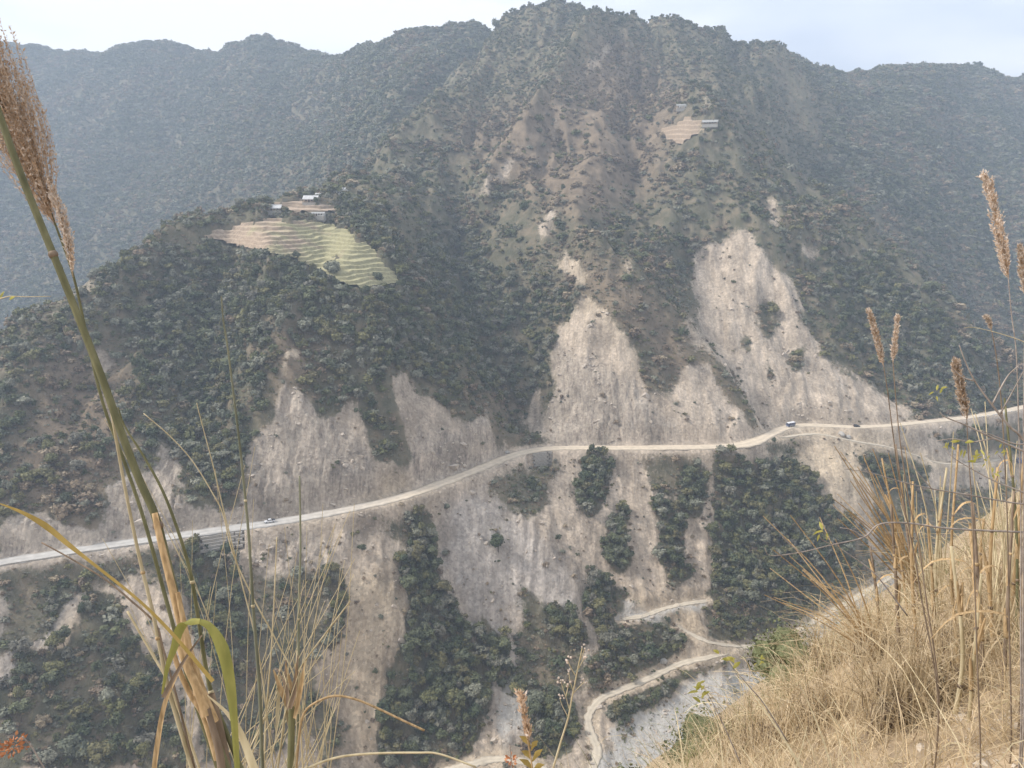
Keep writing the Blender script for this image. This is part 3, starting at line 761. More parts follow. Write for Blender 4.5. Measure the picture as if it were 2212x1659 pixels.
def tree_lobes(kind, r):
    if kind == 'round':  return [(0, 0, .66, .27)] + [(.2 * math.cos(a), .2 * math.sin(a), r.uniform(.45, .78), r.uniform(.15, .22)) for a in r.uniform(0, 6.3, 6)]
    if kind == 'spread': return [(.27 * math.cos(a) * r.uniform(.6, 1.2), .27 * math.sin(a) * r.uniform(.6, 1.2), r.uniform(.55, .82), r.uniform(.14, .2)) for a in np.linspace(0, 6.28, 8)] + [(0, 0, .78, .2)]
    if kind == 'tall':   return [(r.uniform(-.08, .08), r.uniform(-.08, .08), z, .22 - .16 * abs(z - .55)) for z in np.linspace(.32, .9, 6)]
    if kind == 'lanky':  return [(r.uniform(-.22, .22), r.uniform(-.22, .22), r.uniform(.4, .92), r.uniform(.08, .17)) for _ in range(11)]
    if kind == 'bush':   return [(0, 0, .35, .33)] + [(.3 * math.cos(a), .3 * math.sin(a), r.uniform(.2, .42), r.uniform(.18, .27)) for a in r.uniform(0, 6.3, 5)]
    if kind == 'low':    return [(r.uniform(-.45, .45), r.uniform(-.45, .45), r.uniform(.1, .25), r.uniform(.18, .3)) for _ in range(5)]

M_BARK = simple('bark', (0.13, 0.105, 0.085), 0.9, 0.3, 8)
GREENS = {'dark': [(0.052, 0.068, 0.034), (0.125, 0.135, 0.068), (0.076, 0.086, 0.050)], 'grey': [(0.125, 0.135, 0.092), (0.215, 0.215, 0.160), (0.150, 0.140, 0.110)],
          'olive': [(0.100, 0.108, 0.042), (0.165, 0.155, 0.068), (0.125, 0.110, 0.058)], 'brown': [(0.25, 0.19, 0.125), (0.19, 0.142, 0.10), (0.31, 0.25, 0.165)]}
M_LEAF = {k: leafy('foliage_' + k, c) for k, c in GREENS.items()}

# small versions used by the thousand for cover nobody could count
masters = bpy.data.collections.new('cover_masters')
r_ = np.random.default_rng(11)
MAST = []
def master(kind, tone, nleaf, size, trunk=False, core=.72):
    mb = MB(); lb = tree_lobes(kind, r_); crown_geo(mb, lb, nleaf, size, r_, core); nl = len(mb.F)
    if trunk: trunk_geo(mb, 1.0, .022, lb[:2], r_, 4)
    me = new_mesh('cover', np.vstack(mb.V), mb.F, mats=[M_LEAF[tone], M_BARK], midx=[0] * nl + [1] * (len(mb.F) - nl))
    o = bpy.data.objects.new('cover_%02d' % len(MAST), me); masters.objects.link(o); MAST.append((kind, tone))
for tone in ('dark', 'grey', 'olive'):
    for kind in ('round', 'spread', 'lanky'): master(kind, tone, 230, .075, True, .72 if kind != 'lanky' else .5)
for tone in ('dark', 'grey', 'olive', 'brown'):
    master('bush', tone, 120, .12); master('low', tone, 100, .10); master('bush', tone, 90, .13, core=.55)
NT = 9
# stones
M_STONE = simple('stone', (0.45, 0.39, 0.325), 0.9, 0.3, 1.5)
for k in range(3):
    V, F = ICO0; me_ = new_mesh('stone', V * (1 + .3 * r_.standard_normal((12, 1))) * [1, .8, .6], F, M_STONE)
    o = bpy.data.objects.new('stone_%02d' % k, me_); masters.objects.link(o)
NSTONE0 = len(MAST)
ORDER = sorted(o.name for o in masters.objects)
def scatter_group():
    ng = bpy.data.node_groups.new('cover_scatter', 'GeometryNodeTree')
    ng.interface.new_socket('Geometry', in_out='INPUT', socket_type='NodeSocketGeometry'); ng.interface.new_socket('Geometry', in_out='OUTPUT', socket_type='NodeSocketGeometry')
    N, L = ng.nodes, ng.links
    gi, go = N.new('NodeGroupInput'), N.new('NodeGroupOutput')
    ci = N.new('GeometryNodeCollectionInfo'); ci.inputs[0].default_value = masters; ci.inputs[1].default_value = True; ci.inputs[2].default_value = True
    ip = N.new('GeometryNodeInstanceOnPoints'); ip.inputs['Pick Instance'].default_value = True
    def na(n, t):
        a = N.new('GeometryNodeInputNamedAttribute'); a.data_type = t; a.inputs[0].default_value = n; return a.outputs[0]
    L.new(gi.outputs[0], ip.inputs['Points']); L.new(ci.outputs[0], ip.inputs['Instance'])
    L.new(na('pick', 'INT'), ip.inputs['Instance Index']); L.new(na('turn', 'FLOAT_VECTOR'), ip.inputs['Rotation']); L.new(na('size', 'FLOAT_VECTOR'), ip.inputs['Scale'])
    L.new(ip.outputs[0], go.inputs[0]); return ng
NG = scatter_group()
def scatter(name, P, pick, turn, size, **props):
    me = bpy.data.meshes.new(name); me.vertices.add(len(P)); me.vertices.foreach_set('co', np.asarray(P, np.float32).ravel())
    remap = np.array([ORDER.index('cover_%02d' % i) if i < NSTONE0 else ORDER.index('stone_%02d' % (i - NSTONE0)) for i in range(NSTONE0 + 3)])
    me.attributes.new('pick', 'INT', 'POINT').data.foreach_set('value', remap[np.asarray(pick)].astype(np.int32))
    me.attributes.new('turn', 'FLOAT_VECTOR', 'POINT').data.foreach_set('vector', np.asarray(turn, np.float32).ravel())
    me.attributes.new('size', 'FLOAT_VECTOR', 'POINT').data.foreach_set('vector', np.asarray(size, np.float32).ravel())
    o = obj(name, me, kind='stuff', **props); md = o.modifiers.new('scatter', 'NODES'); md.node_group = NG
    return o

# ---------------------------------------------------------------- where plants stand
VIS2 = visible(Z, 4.0);
def candidates(n, y0, y1, amax=.74):
    a = rng.uniform(-amax, amax, n); y = np.sqrt(rng.uniform(y0 * y0, y1 * y1, n)); x = a * y
    ok = grid_at(VIS2, x, y); return x[ok], y[ok]
def props_at(x, y):
    return {k: grid_at(g, x, y) for k, g in dict(bare=A_bare, wood=A_wood, mid=A_mid, half=A_half, field=A_field, which=WHICH, dr=DR, up=UP, gravel=A_gravel, rock=A_rock, dry=A_dry, dense=A_dense, soft=A_soft).items()}
DTRK = np.full(GX.shape, 1e9)
for C, w_ in TRACK_LINES.values():
    box = (np.abs(GY - C[:, 1].mean()) < 160) & (GX > C[:, 0].min() - 12) & (GX < C[:, 0].max() + 12)
    DTRK[box] = np.minimum(DTRK[box], dist_poly(GX[box], GY[box], C[::4]))
PXs, PYs, PICK, SIZ, ISTREE = [], [], [], [], []
def put(x, y, pick, s, tree):
    PXs.append(x); PYs.append(y); PICK.append(pick); SIZ.append(s); ISTREE.append(np.full(len(x), tree))
def toned(u, n):                  # dark / grey / olive / brown by local mix
    return u
# near and middle slopes
x, y = candidates(330000, 190, 860); p = props_at(x, y); M0 = p['which'] == 0
patch = fbm(x / 38, y / 38, 3, 201); patch2 = fbm(x / 11, y / 11, 2, 207)
clear = (p['dr'] > 6.5) & (grid_at(DTRK, x, y) > 3.2) & (p['field'] < .25)
lowr = p['up'] < -3
R = rng.uniform(0, 1, len(x))
# trees: crowding woods and the wooded hill
brush_m = raster(VEG_LOW['the brushy slope behind the tall reeds']); ux_, vx_ = project(x, y, H(x, y)); thin = np.where(sample(brush_m, ux_, vx_), .2, 1.0)
d_tree = np.where(lowr, 0.085 * thin * (p['wood'] > .5), 0.040 * np.clip(p['mid'] * 1.0 + .9 * p['dense'] - .8 * p['dry'] + .05 + .35 * patch, 0, 1)) * (p['bare'] < np.where(lowr, 2, .35))
d_tree = np.where(M0, d_tree, 0.012)
dtk_ = grid_at(DTRK, x, y); it = clear & (dtk_ > 6.5) & ((sample(field_m, ux_, vx_ - 15) < .4) | (rng.uniform(0, 1, len(x)) < .12)) & (R < d_tree / 0.55)
tone_r = rng.uniform(0, 1, len(x)) + .25 * patch
tt_ = np.where(tone_r < .40, 0, np.where(tone_r < .74, 1, 2))
tt_ = np.where(lowr & (tone_r < .5), 0, tt_)
h = np.where(lowr, rng.uniform(4.0, 9.5, len(x)) * np.where(dtk_ < 16, .6, 1), rng.uniform(4.0, 8.5, len(x)))
put(x[it], y[it], (tt_ * 3 + rng.integers(0, 3, len(x)))[it], h[it], True)
# shrubs
dens = np.where(lowr, 0.045 + .16 * p['soft'] + .16 * (p['half'] > .4) + .22 * (p['wood'] > .4), np.clip(.20 + .30 * patch + .12 * patch2 + .12 * p['dense'] - .12 * p['dry'], .03, 1))
dens = np.where(lowr, dens * np.clip(.7 + 2.2 * patch2, 0.05, 3), dens)
dens = np.where(M0 & ~lowr, dens * np.where(p['bare'] > .8, .02 + .35 * (patch2 > .5), np.clip(1 - 1.1 * p['bare'], .04, 1)) , dens)
dens = np.where(p['gravel'] > .5, .015, dens)
ib_ = clear & ~it & (rng.uniform(0, 1, len(x)) < dens * .62)
tr = rng.uniform(0, 1, len(x)) + .45 * patch - .35 * p['dense'] + .4 * p['dry']
ts = np.where(tr < .27, 0, np.where(tr < .58, 1, np.where(tr < .80, 2, 3)))
ts = np.where((p['bare'] > .5) & (rng.uniform(0, 1, len(x)) < .45), 3, ts)
sz = rng.gamma(3.2, .8, len(x)) * np.where(p['bare'] > .5, .5, 1.0) * np.where(lowr, .8, 1.0) + .4
put(x[ib_], y[ib_], (NT + ts * 3 + rng.integers(0, 3, len(x)))[ib_], sz[ib_] * 1.15, False)
# low scrub and dead bracken between the bushes
R2 = rng.uniform(0, 1, len(x)); k2 = clear & M0 & (y < 640) & (p['bare'] < .5) & (R2 < .36 + .25 * patch2)
k2 |= clear & M0 & (y < 640) & (p['bare'] >= .5) & (R2 < .03 * (patch2 > .45))
r5 = rng.uniform(0, 1, len(x)); put(x[k2], y[k2], np.where(r5 < .45, NT + 10, np.where(r5 < .75, NT + 7, NT + 4))[k2], (.5 + rng.gamma(2.5, .36, len(x)))[k2], False)
# far slopes
x, y = candidates(800000, 860, 2600); p = props_at(x, y); patch = fbm(x / 90, y / 90, 4, 301)
R = rng.uniform(0, 1, len(x)); keep = R < np.where(p['bare'] > .5, .06, np.where(p['which'] == 0, .60 + .45 * patch + .15 * p['dry'], .44 + .16 * patch))
tr = rng.uniform(0, 1, len(x)) - .4 * patch + .6 * p['dry']
ts = np.where(tr < .34, 0, np.where(tr < .70, 1, np.where(tr < .86, 2, 3)))
put(x[keep], y[keep], (NT + ts * 3 + rng.integers(0, 3, len(x)))[keep], ((rng.gamma(5, .62, len(x)) + .8) * np.where(p['which'] == 0, .68, 1.35))[keep], False)
# trees along the skylines
x, y = candidates(500000, 900, 2600); s_ = Z / GY; ridge = np.abs(s_ - np.maximum.accumulate(s_, 0).max(0)[None, :]) * GY < 2.5
k = grid_at(ridge, x, y) & (rng.uniform(0, 1, len(x)) < .55 * (fbm(x / 60, y / 60, 2, 9) > -.25));
put(x[k], y[k], rng.integers(0, 6, k.sum()), rng.uniform(2, 6.2, k.sum()), False)

PX_, PY_ = np.concatenate(PXs), np.concatenate(PYs); PK = np.concatenate(PICK); PS = np.concatenate(SIZ); PT = np.concatenate(ISTREE)
PZ = H(PX_, PY_)
ROT = rng.uniform(0, 6.283, len(PX_))
pu, pv_ = project(PX_, PY_, PZ + PS * .5)
app = PS / PY_ * PT * ((pu > -10) & (pu < 2222) & (pv_ > 0) & (pv_ < 1664))
# the right bank hides what lies behind it
edge_v = np.interp(pu, [1280, 1500, 1650, 1800, 1900, 2000, 2100, 2212], [1659, 1560, 1470, 1360, 1270, 1180, 1100, 1020])
app = np.where((pu > 1280) & (pv_ > edge_v - 5), 0, app)
N_SINGLE = 290
single = np.argsort(-app)[:N_SINGLE]
rest = np.ones(len(PX_), bool); rest[single] = False
sq = rng.uniform(.62, 1.4, len(PX_))
turn = np.stack([rng.uniform(-.1, .1, len(PX_)), rng.uniform(-.1, .1, len(PX_)), ROT], -1)
far = PY_ > 860
scatter('forest', np.stack([PX_, PY_, PZ], -1)[rest], PK[rest], turn[rest], np.stack([PS * sq, PS * sq, PS], -1)[rest], label='shrubs and small trees covering the mountainsides')

# stones on the bare ground
x, y = candidates(90000, 200, 640); p = props_at(x, y); cl = fbm(x / 9, y / 9, 2, 401)
k = (p['bare'] > .55) & (p['which'] == 0) & (p['dr'] > 4.6) & (rng.uniform(0, 1, len(x)) < np.where(p['gravel'] > .5, .8, .22 + .5 * np.clip(cl, 0, 1)))
x, y = x[k], y[k]; s_ = np.minimum(.16 + rng.pareto(2.6, len(x)) * .16, 1.5) * np.where(p['gravel'][k] > .5, 1.7, 1.0)
tn = rng.uniform(0, 6.28, (len(x), 3)) * [.1, .1, 1]
scatter('loose_stones', np.stack([x, y, H(x, y) + s_ * .15], -1), NSTONE0 + rng.integers(0, 3, len(x)), tn, np.stack([s_, s_, s_], -1), label='loose stones strewn over the scree and landslides')

# angular rock standing out of the broken faces
x, y = candidates(120000, 280, 720); p = props_at(x, y); cl = fbm(x / 15, y / 15, 3, 411)
k = (p['bare'] > .5) & (p['which'] == 0) & (p['dr'] > 6) & (rng.uniform(0, 1, len(x)) < np.where(p['rock'] > .4, .16, .03) * np.clip(.3 + 2.2 * cl, 0, 2))
x, y = x[k], y[k]; s_ = .35 + rng.gamma(2, .33, len(x)); tn = np.stack([rng.uniform(.2, 1.2, len(x)), rng.uniform(-.4, .4, len(x)), rng.uniform(-.5, .5, len(x))], -1)
scatter('rock_outcrops', np.stack([x, y, H(x, y) - s_ * .12], -1), NSTONE0 + rng.integers(0, 3, len(x)), tn, np.stack([s_ * rng.uniform(.6, 1.3, len(x)), s_ * .7, s_ * rng.uniform(.8, 2.0, len(x))], -1), label='angular rock ledges standing out of the cliff faces')

# ---------------------------------------------------------------- single trees
TREE_PROTO = {}
rt = np.random.default_rng(21)
for tone in ('dark', 'grey', 'olive'):
    for i, kind in enumerate(('round', 'spread', 'lanky')):
        lb = tree_lobes(kind, rt); c = MB(); crown_geo(c, lb, 520, .055, rt, .74 if kind != 'lanky' else .5); t_ = MB(); trunk_geo(t_, 1.0, .024, lb, rt)
        TREE_PROTO[(tone, i)] = (c.mesh('crown', M_LEAF[tone]), t_.mesh('trunk', M_BARK, True), kind)
TONES = ('dark', 'grey', 'olive')
WORDS = {'dark': 'dark green', 'grey': 'grey-green', 'olive': 'olive green'}
ZONES = {**VEG_LOW, **VEG_MID}
ZR = {k: raster(v) for k, v in ZONES.items()}
def zone_of(u, v):
    zn = None
    for k, m_ in ZR.items():
        if sample(m_, np.array(u), np.array(v)): zn = k
    near_ = '' if zn else 'near '
    zn = zn or min(ZONES, key=lambda k: min(math.hypot(u - a, v - b) for a, b in ZONES[k]))
    P = np.array(ZONES[zn]); fx = (u - P[:, 0].min()) / np.ptp(P[:, 0]); fy = (v - P[:, 1].min()) / np.ptp(P[:, 1])
    row = 'top' if fy < .15 else 'upper' if fy < .38 else 'bottom' if fy > .85 else 'lower' if fy > .62 else 'mid'
    col = 'left edge' if fx < .2 else 'left' if fx < .42 else 'right edge' if fx > .8 else 'right' if fx > .58 else 'centre'
    if near_: row = ''
    pos = (row + ' ' + col).strip() or 'middle'
    return zn, near_ + pos
def plant_tree(x, y, z, h, tone, i, rot, label, cat='tree', group=None, w=1.0, name='tree'):
    c, t_, kind = TREE_PROTO[(tone, i)]
    t = thing(name, label, cat, (x, y, z), rot, group); t.scale = (h * w, h * w, h)
    obj('trunk', t_, t); obj('crown', c, t)
    return t
for j in single:
    tone = TONES[PK[j] // 3]; i = int(PK[j] % 3); kind = TREE_PROTO[(tone, i)][2]
    u0, v0 = project(PX_[j], PY_[j], PZ[j]); zn, pos = zone_of(u0, v0)
    size = 'tall' if PS[j] > 7.5 else 'short'
    plant_tree(PX_[j], PY_[j], PZ[j], PS[j], tone, i, ROT[j], f"{size} {WORDS[tone]} {dict(spread='spreading', lanky='loose', round='rounded')[kind]} tree, {pos} of {zn}", group='trees in ' + zn, w=sq[j])
# ---------------------------------------------------------------- terraced fields
def field_material():
    m, nt, N, L, b = mat_new('field_soil_and_stubble')
    g = N.new('ShaderNodeNewGeometry')
    n = N.new('ShaderNodeTexNoise'); n.inputs['Scale'].default_value = 0.06; n.inputs['Detail'].default_value = 6; L.new(g.outputs['Position'], n.inputs['Vector'])
    n2 = N.new('ShaderNodeTexNoise'); n2.inputs['Scale'].default_value = 0.6; n2.inputs['Detail'].default_value = 6; L.new(g.outputs['Position'], n2.inputs['Vector'])
    def attr(q):
        a = N.new('ShaderNodeAttribute'); a.attribute_name = q; return a.outputs['Fac']
    def mix(f, c1, c2):
        x = N.new('ShaderNodeMix'); x.data_type = 'RGBA'; L.new(f, x.inputs[0])
        for i, c in ((6, c1), (7, c2)):
            if isinstance(c, tuple): x.inputs[i].default_value = (*c, 1)
            else: L.new(c, x.inputs[i])
        return x.outputs[2]
    ad = N.new('ShaderNodeMath'); ad.operation = 'ADD'; L.new(attr('green'), ad.inputs[0]); L.new(n.outputs['Fac'], ad.inputs[1])
    f = N.new('ShaderNodeMapRange'); f.inputs[1].default_value = .72; f.inputs[2].default_value = 1.12; L.new(ad.outputs[0], f.inputs[0])
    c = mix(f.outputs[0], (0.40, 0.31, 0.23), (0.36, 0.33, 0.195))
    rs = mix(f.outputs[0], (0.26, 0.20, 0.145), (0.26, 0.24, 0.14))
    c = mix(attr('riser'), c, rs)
    q = N.new('ShaderNodeMapRange'); q.inputs[1].default_value = .3; q.inputs[2].default_value = .7; q.inputs[3].default_value = .82; q.inputs[4].default_value = 1.15; L.new(n2.outputs['Fac'], q.inputs[0])
    h = N.new('ShaderNodeHueSaturation'); L.new(c, h.inputs['Color']); L.new(q.outputs[0], h.inputs['Value']); L.new(h.outputs[0], b.inputs['Base Color'])
    b.inputs['Roughness'].default_value = .95; b.inputs['Specular IOR Level'].default_value = .1
    return m
M_FIELD = field_material()
ZS = blur(Zbase, 6)
def HS(x, y):
    a = np.clip((x / y - AA[0]) / (AA[1] - AA[0]), 0, NA - 1.001); r = np.clip(np.log(y / Y0) / math.log(Y1 / Y0) * (NY - 1), 0, NY - 1.001)
    i = a.astype(int); j = r.astype(int); s = a - i; t = r - j
    return (ZS[j, i] * (1 - s) + ZS[j, i + 1] * s) * (1 - t) + (ZS[j + 1, i] * (1 - s) + ZS[j + 1, i + 1] * s) * t
def terraces(poly, hstep, label, res=0.8, green=(0.15, .9)):
    C = np.array([hit(u, v) for u, v in poly])
    x0, x1, y0, y1 = C[:, 0].min() - 3, C[:, 0].max() + 3, C[:, 1].min() - 3, C[:, 1].max() + 3
    xs = np.arange(x0, x1, res); ys = np.arange(y0, y1, res); X, Y = np.meshgrid(xs, ys)
    z = HS(X, Y); zw = z + 1.7 * fbm(X / 26, Y / 26, 3, 501) + .12 * fbm(X / 4, Y / 4, 2, 502)
    u, v = project(X, Y, z); ins = sample(blur(raster(poly), 1), u, v) > .5
    k = np.floor(zw / hstep); fr = zw / hstep - k; t = sstep(.74, .97, fr)
    zt = hstep * (k + .10 * fr + .90 * t) - (zw - z) * 0.9 + .08 * fbm(X / 2, Y / 2, 2, 503)
    zt = zt + 1.0 + .15 * np.exp(-((fr - .70) / .07) ** 2)
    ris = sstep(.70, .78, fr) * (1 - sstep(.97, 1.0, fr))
    gx = np.clip((X - C[:, 0].min()) / np.ptp(C[:, 0]), 0, 1); grn = green[0] + (green[1] - green[0]) * sstep(.25, .8, gx + .22 * fbm(X / 24, Y / 14, 3, 504) + .25 * (z - z.mean()) / np.ptp(z))
    root = thing('terraced_field', label, 'field', (0, 0, 0)); del root['category']; root['kind'] = 'structure'
    kc = k[:-1, :-1]; ok = ins[:-1, :-1] & ins[1:, :-1] & ins[:-1, 1:] & ins[1:, 1:]
    ii = np.arange(X.size).reshape(X.shape)
    for kk in np.unique(kc[ok]):
        s = ok & (kc == kk)
        if s.sum() < 12: continue
        F = np.stack([ii[:-1, :-1][s], ii[:-1, 1:][s], ii[1:, 1:][s], ii[1:, :-1][s]], -1)
        un, inv = np.unique(F, return_inverse=True);
        V = np.stack([X.ravel()[un], Y.ravel()[un], zt.ravel()[un]], -1)
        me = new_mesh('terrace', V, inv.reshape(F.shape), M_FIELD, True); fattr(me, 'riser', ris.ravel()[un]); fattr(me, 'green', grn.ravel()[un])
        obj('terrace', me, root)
terraces(FIELD_POLY, 2.5, 'stepped brown and yellow-green terraced fields on the hill spur')
terraces(FIELD2_POLY, 2.4, 'bare brown terraced plot around the farm houses', green=(0, .15))
terraces(FIELD3_POLY, 4.4, 'small dry terraced plot high on the mountain', green=(.05, .3))

# ---------------------------------------------------------------- farm houses
M_TIN = simple('tin_roof', (0.47, 0.47, 0.47), 0.6, 0.2, 0.8, metal=0.15, spec=0.5)
M_TINOLD = simple('weathered_tin', (0.32, 0.32, 0.31), 0.7, 0.2, 0.8, metal=0.1)
M_MUD = simple('mud_wall', (0.40, 0.31, 0.22), 0.95, 0.2, 1.2)
M_WHITE = simple('whitewash', (0.55, 0.54, 0.51), 0.85, 0.1, 1.5)
M_STONEW = simple('stone_wall', (0.36, 0.335, 0.30), 0.95, 0.3, 2.5, bump=.4)
M_WOOD = simple('dark_wood', (0.10, 0.07, 0.05), 0.8, 0.25, 6)
M_DARK = simple('dark_opening', (0.025, 0.025, 0.03), 0.4, 0.1, 4, spec=.5)
def gable_roof(W, D, eave, rise, over=.5, thick=.12, ribs=True):
    mb = MB(); n = max(6, int(W / .9)); xs = np.linspace(-W / 2 - over, W / 2 + over, n * 2 + 1)
    for s in (-1, 1):
        V = []
        for i, x in enumerate(xs):
            dz = .05 if (ribs and i % 2) else 0
            V += [(x, 0, eave + rise + dz), (x, s * (D / 2 + over), eave - rise * over / (D / 2) + dz), (x, s * (D / 2 + over), eave - rise * over / (D / 2) + dz - thick), (x, 0, eave + rise + dz - thick)]
        F = []
        for i in range(len(xs) - 1):
            a = 4 * i; b = a + 4; F += [(a, a + 1, b + 1, b), (a + 1, a + 2, b + 2, b + 1), (a + 2, a + 3, b + 3, b + 2)]
        F += [(0, 3, 2, 1), (4 * len(xs) - 4, 4 * len(xs) - 3, 4 * len(xs) - 2, 4 * len(xs) - 1)]
        mb.add(V, F)
    mb.box(-W / 2 - over, W / 2 + over, -.18, .18, eave + rise + .06, eave + rise + .16)
    return mb
def house(u, v, W, D, wall, rise, rz, label, mroof, mwall, nwin=3, posts=True, name='farmhouse', shed=False, lift=0.0, ymax=730):
    p = hit(u, v)
    while p[1] > ymax: v += 1.0; p = hit(u, v)
    p[2] = HS(p[:1], p[1:2])[0] + .6 + lift
    t = thing(name, label, 'house', tuple(p), rz)
    mb = MB(); mb.box(-W / 2, W / 2, -D / 2, D / 2, -4.0, wall)
    mb.add([(-W / 2, -D / 2, wall), (-W / 2, D / 2, wall), (-W / 2, 0, wall + rise - .1), (W / 2, -D / 2, wall), (W / 2, D / 2, wall), (W / 2, 0, wall + rise - .1)], [(0, 2, 1), (3, 4, 5)])
    obj('wall', mb.mesh('wall', mwall), t)
    mb = MB(); mb.box(-W / 2 - .25, W / 2 + .25, -D / 2 - 1.9, -D / 2 - .02, -3.0, .15); obj('plinth', mb.mesh('plinth', M_STONEW), t)
    obj('roof', gable_roof(W, D, wall, rise, .5).mesh('roof', mroof), t)
    if posts:
        mb = MB(); e = wall - .25; mb.add([(-W / 2 - .4, -D / 2 - .05, e), (W / 2 + .4, -D / 2 - .05, e), (W / 2 + .4, -D / 2 - 2.1, e - .6), (-W / 2 - .4, -D / 2 - 2.1, e - .6), (-W / 2 - .4, -D / 2 - .05, e - .1), (W / 2 + .4, -D / 2 - .05, e - .1), (W / 2 + .4, -D / 2 - 2.1, e - .7), (-W / 2 - .4, -D / 2 - 2.1, e - .7)],
              [(0, 3, 2, 1), (4, 5, 6, 7), (3, 7, 6, 2), (0, 4, 7, 3), (1, 2, 6, 5)]); obj('veranda_roof', mb.mesh('veranda_roof', mroof), t)
        for x in np.linspace(-W / 2, W / 2, 5):
            mb = MB(); mb.box(x - .1, x + .1, -D / 2 - 1.85, -D / 2 - 1.65, .15, e - .5); obj('post', mb.mesh('post', M_WOOD), t)
    xs = np.linspace(-W / 2 + W / (nwin + 1) * .8, W / 2 - W / (nwin + 1) * .8, nwin + 1); di = nwin // 2
    for i, x in enumerate(xs):
        mb = MB()
        if i == di:
            mb.box(x - .55, x + .55, -D / 2 - .10, -D / 2 - .003, .15, 2.1); d = obj('door', mb.mesh('door', M_WOOD), t)
        else:
            mb.box(x - .6, x + .6, -D / 2 - .08, -D / 2 - .003, 1.0, 2.0); w = obj('window', mb.mesh('window', M_WOOD), t)
            m2 = MB(); m2.box(x - .45, x + .45, -D / 2 - .10, -D / 2 - .083, 1.12, 1.88); obj('pane', m2.mesh('pane', M_DARK), w)
    return t
house(592, 464, 11.5, 5.5, 2.7, 1.7, .03, 'low farmhouse with pale tin roof and dark veranda, left of the group above the terraces', M_TIN, M_MUD)
house(674, 451, 11.0, 6.0, 3.3, 2.0, -.08, 'farmhouse with the brightest white tin roof in the middle of the terraced plot', M_TIN, M_MUD)
house(689, 474, 9.5, 4.0, 2.2, .8, -.12, 'long low grey shed at the top edge of the green terraces', M_TINOLD, M_WHITE, 3, False, 'shed')
house(733, 420, 12.5, 6.5, 3.0, 2.1, -.42, 'highest farmhouse of the spur, its pale gable end turned to the left', M_TIN, M_WHITE, 3, False)
house(688, 425, 3.6, 3.0, 2.0, .7, 0, 'tiny white outhouse on the crest left of the highest farmhouse', M_TIN, M_WHITE, 1, False, 'shed')
house(1534, 266, 14.0, 5.0, 2.6, 1.5, -.30, 'long house with pale tin roof beside the high dry terraced plot', M_TINOLD, M_MUD, 4, ymax=1100)
house(1472, 233, 9.5, 5.0, 3.0, 1.3, -.12, 'small house with a row of white shutters, highest on the mountain', M_TINOLD, M_MUD, 3, False, ymax=1100)
for k_, (u, dx) in enumerate(((1475, 0),)):
    hh = [o for o in bpy.data.objects if o.get('label', '').startswith('small house with a row')][0]
    for x in (-2.2, -.6, 1.0, 2.6, 4.0):
        mb = MB(); mb.box(x - .55, x + .55, -2.68, -2.62, .9, 2.6); obj('shutter', mb.mesh('shutter', M_WHITE), hh)

# ---------------------------------------------------------------- road works: gabion walls, posts
def road_frame(u):
    i = int(np.argmin(np.abs(uu - u))); p = RB[i]; t_ = RB[min(i + 2, len(RB) - 1)] - RB[max(i - 2, 0)]; t_ = t_ / np.linalg.norm(t_)
    n_ = np.array([t_[1], -t_[0], 0]);  n_ = n_ if n_[1] < 0 else -n_
    return i, p.copy(), t_, n_, hw[i]
GAB = []
for k in range(4):
    V, F = ico(0)[0], None
    mb = MB(); mb.box(-.5, .5, -.5, .5, 0, 1, (.02, .02, .02, .02)); V0 = np.vstack(mb.V) + r_.uniform(-.035, .035, (8, 3)); GAB.append(new_mesh('gabion', V0, mb.F, M_STONEW))
def gabion_wall(u0, u1, courses, bw, bh, batter, label, mat=None, drop=0.0):
    i0, i1 = int(np.argmin(np.abs(uu - u0))), int(np.argmin(np.abs(uu - u1)))
    P = RB[i0:i1 + 1]; seg = np.concatenate([[0], np.cumsum(np.linalg.norm(np.diff(P, axis=0), axis=1))])
    _, pm, tm, nm, _ = road_frame((u0 + u1) / 2)
    t = thing('retaining_wall', label, 'retaining wall', tuple(pm + nm * 4.5 + [0, 0, -courses * bh - drop]))
    base = np.array(t.location); n = max(2, int(seg[-1] / bw))
    for c in range(courses):
        for k in range(n):
            s = (k + .5 + .5 * (c % 2) * (k < n - 1)) / n * seg[-1]; j = min(int(np.searchsorted(seg, s)), len(P) - 1)
            _, p, tt2, nn2, h2 = road_frame(uu[i0 + j])
            q = p + nn2 * (h2 + .25 + batter * c) + np.array([0, 0, -.55 - drop - (c + 1) * bh])
            o = obj('gabion', GAB[(c * 7 + k * 3) % 4], t); o.location = q - base; o.scale = (seg[-1] / n * .97, 1.9, bh * .96); o.rotation_euler = (0, 0, math.atan2(tt2[1], tt2[0]))
gabion_wall(1138, 1196, 8, 2.8, 1.25, .22, 'tall grey stone retaining wall holding up the road at the gully')
gabion_wall(425, 532, 5, 3.2, 1.3, .95, 'stepped stone retaining wall under the road near the pickup')
gabion_wall(1936, 1966, 3, 3.0, 1.3, .7, 'small stepped retaining wall under the far part of the road')
M_POSTW = simple('post_white', (0.75, 0.75, 0.73), .7, .08, 3); M_POSTB = simple('post_black', (.03, .03, .03), .7, .1, 3)
mbw = MB(); mbw.box(-.42, .42, -.3, .3, -.5, .62, (.04, .04, .04, .04)); ME_PW = mbw.mesh('road_post', M_POSTW)
mbw = MB(); mbw.box(-.435, .435, -.315, .315, .12, .36); ME_PB = mbw.mesh('black_band', M_POSTB)
for u in np.linspace(2098, 2178, 14):
    _, p, t_, n_, h_ = road_frame(u); o = thing('road_post', 'white guard post with black band on the far road edge', 'guard post', tuple(p + n_ * (h_ - .3)), math.atan2(t_[1], t_[0]), 'guard posts along the far road edge')
    obj('post_body', ME_PW, o); obj('black_band', ME_PB, o)
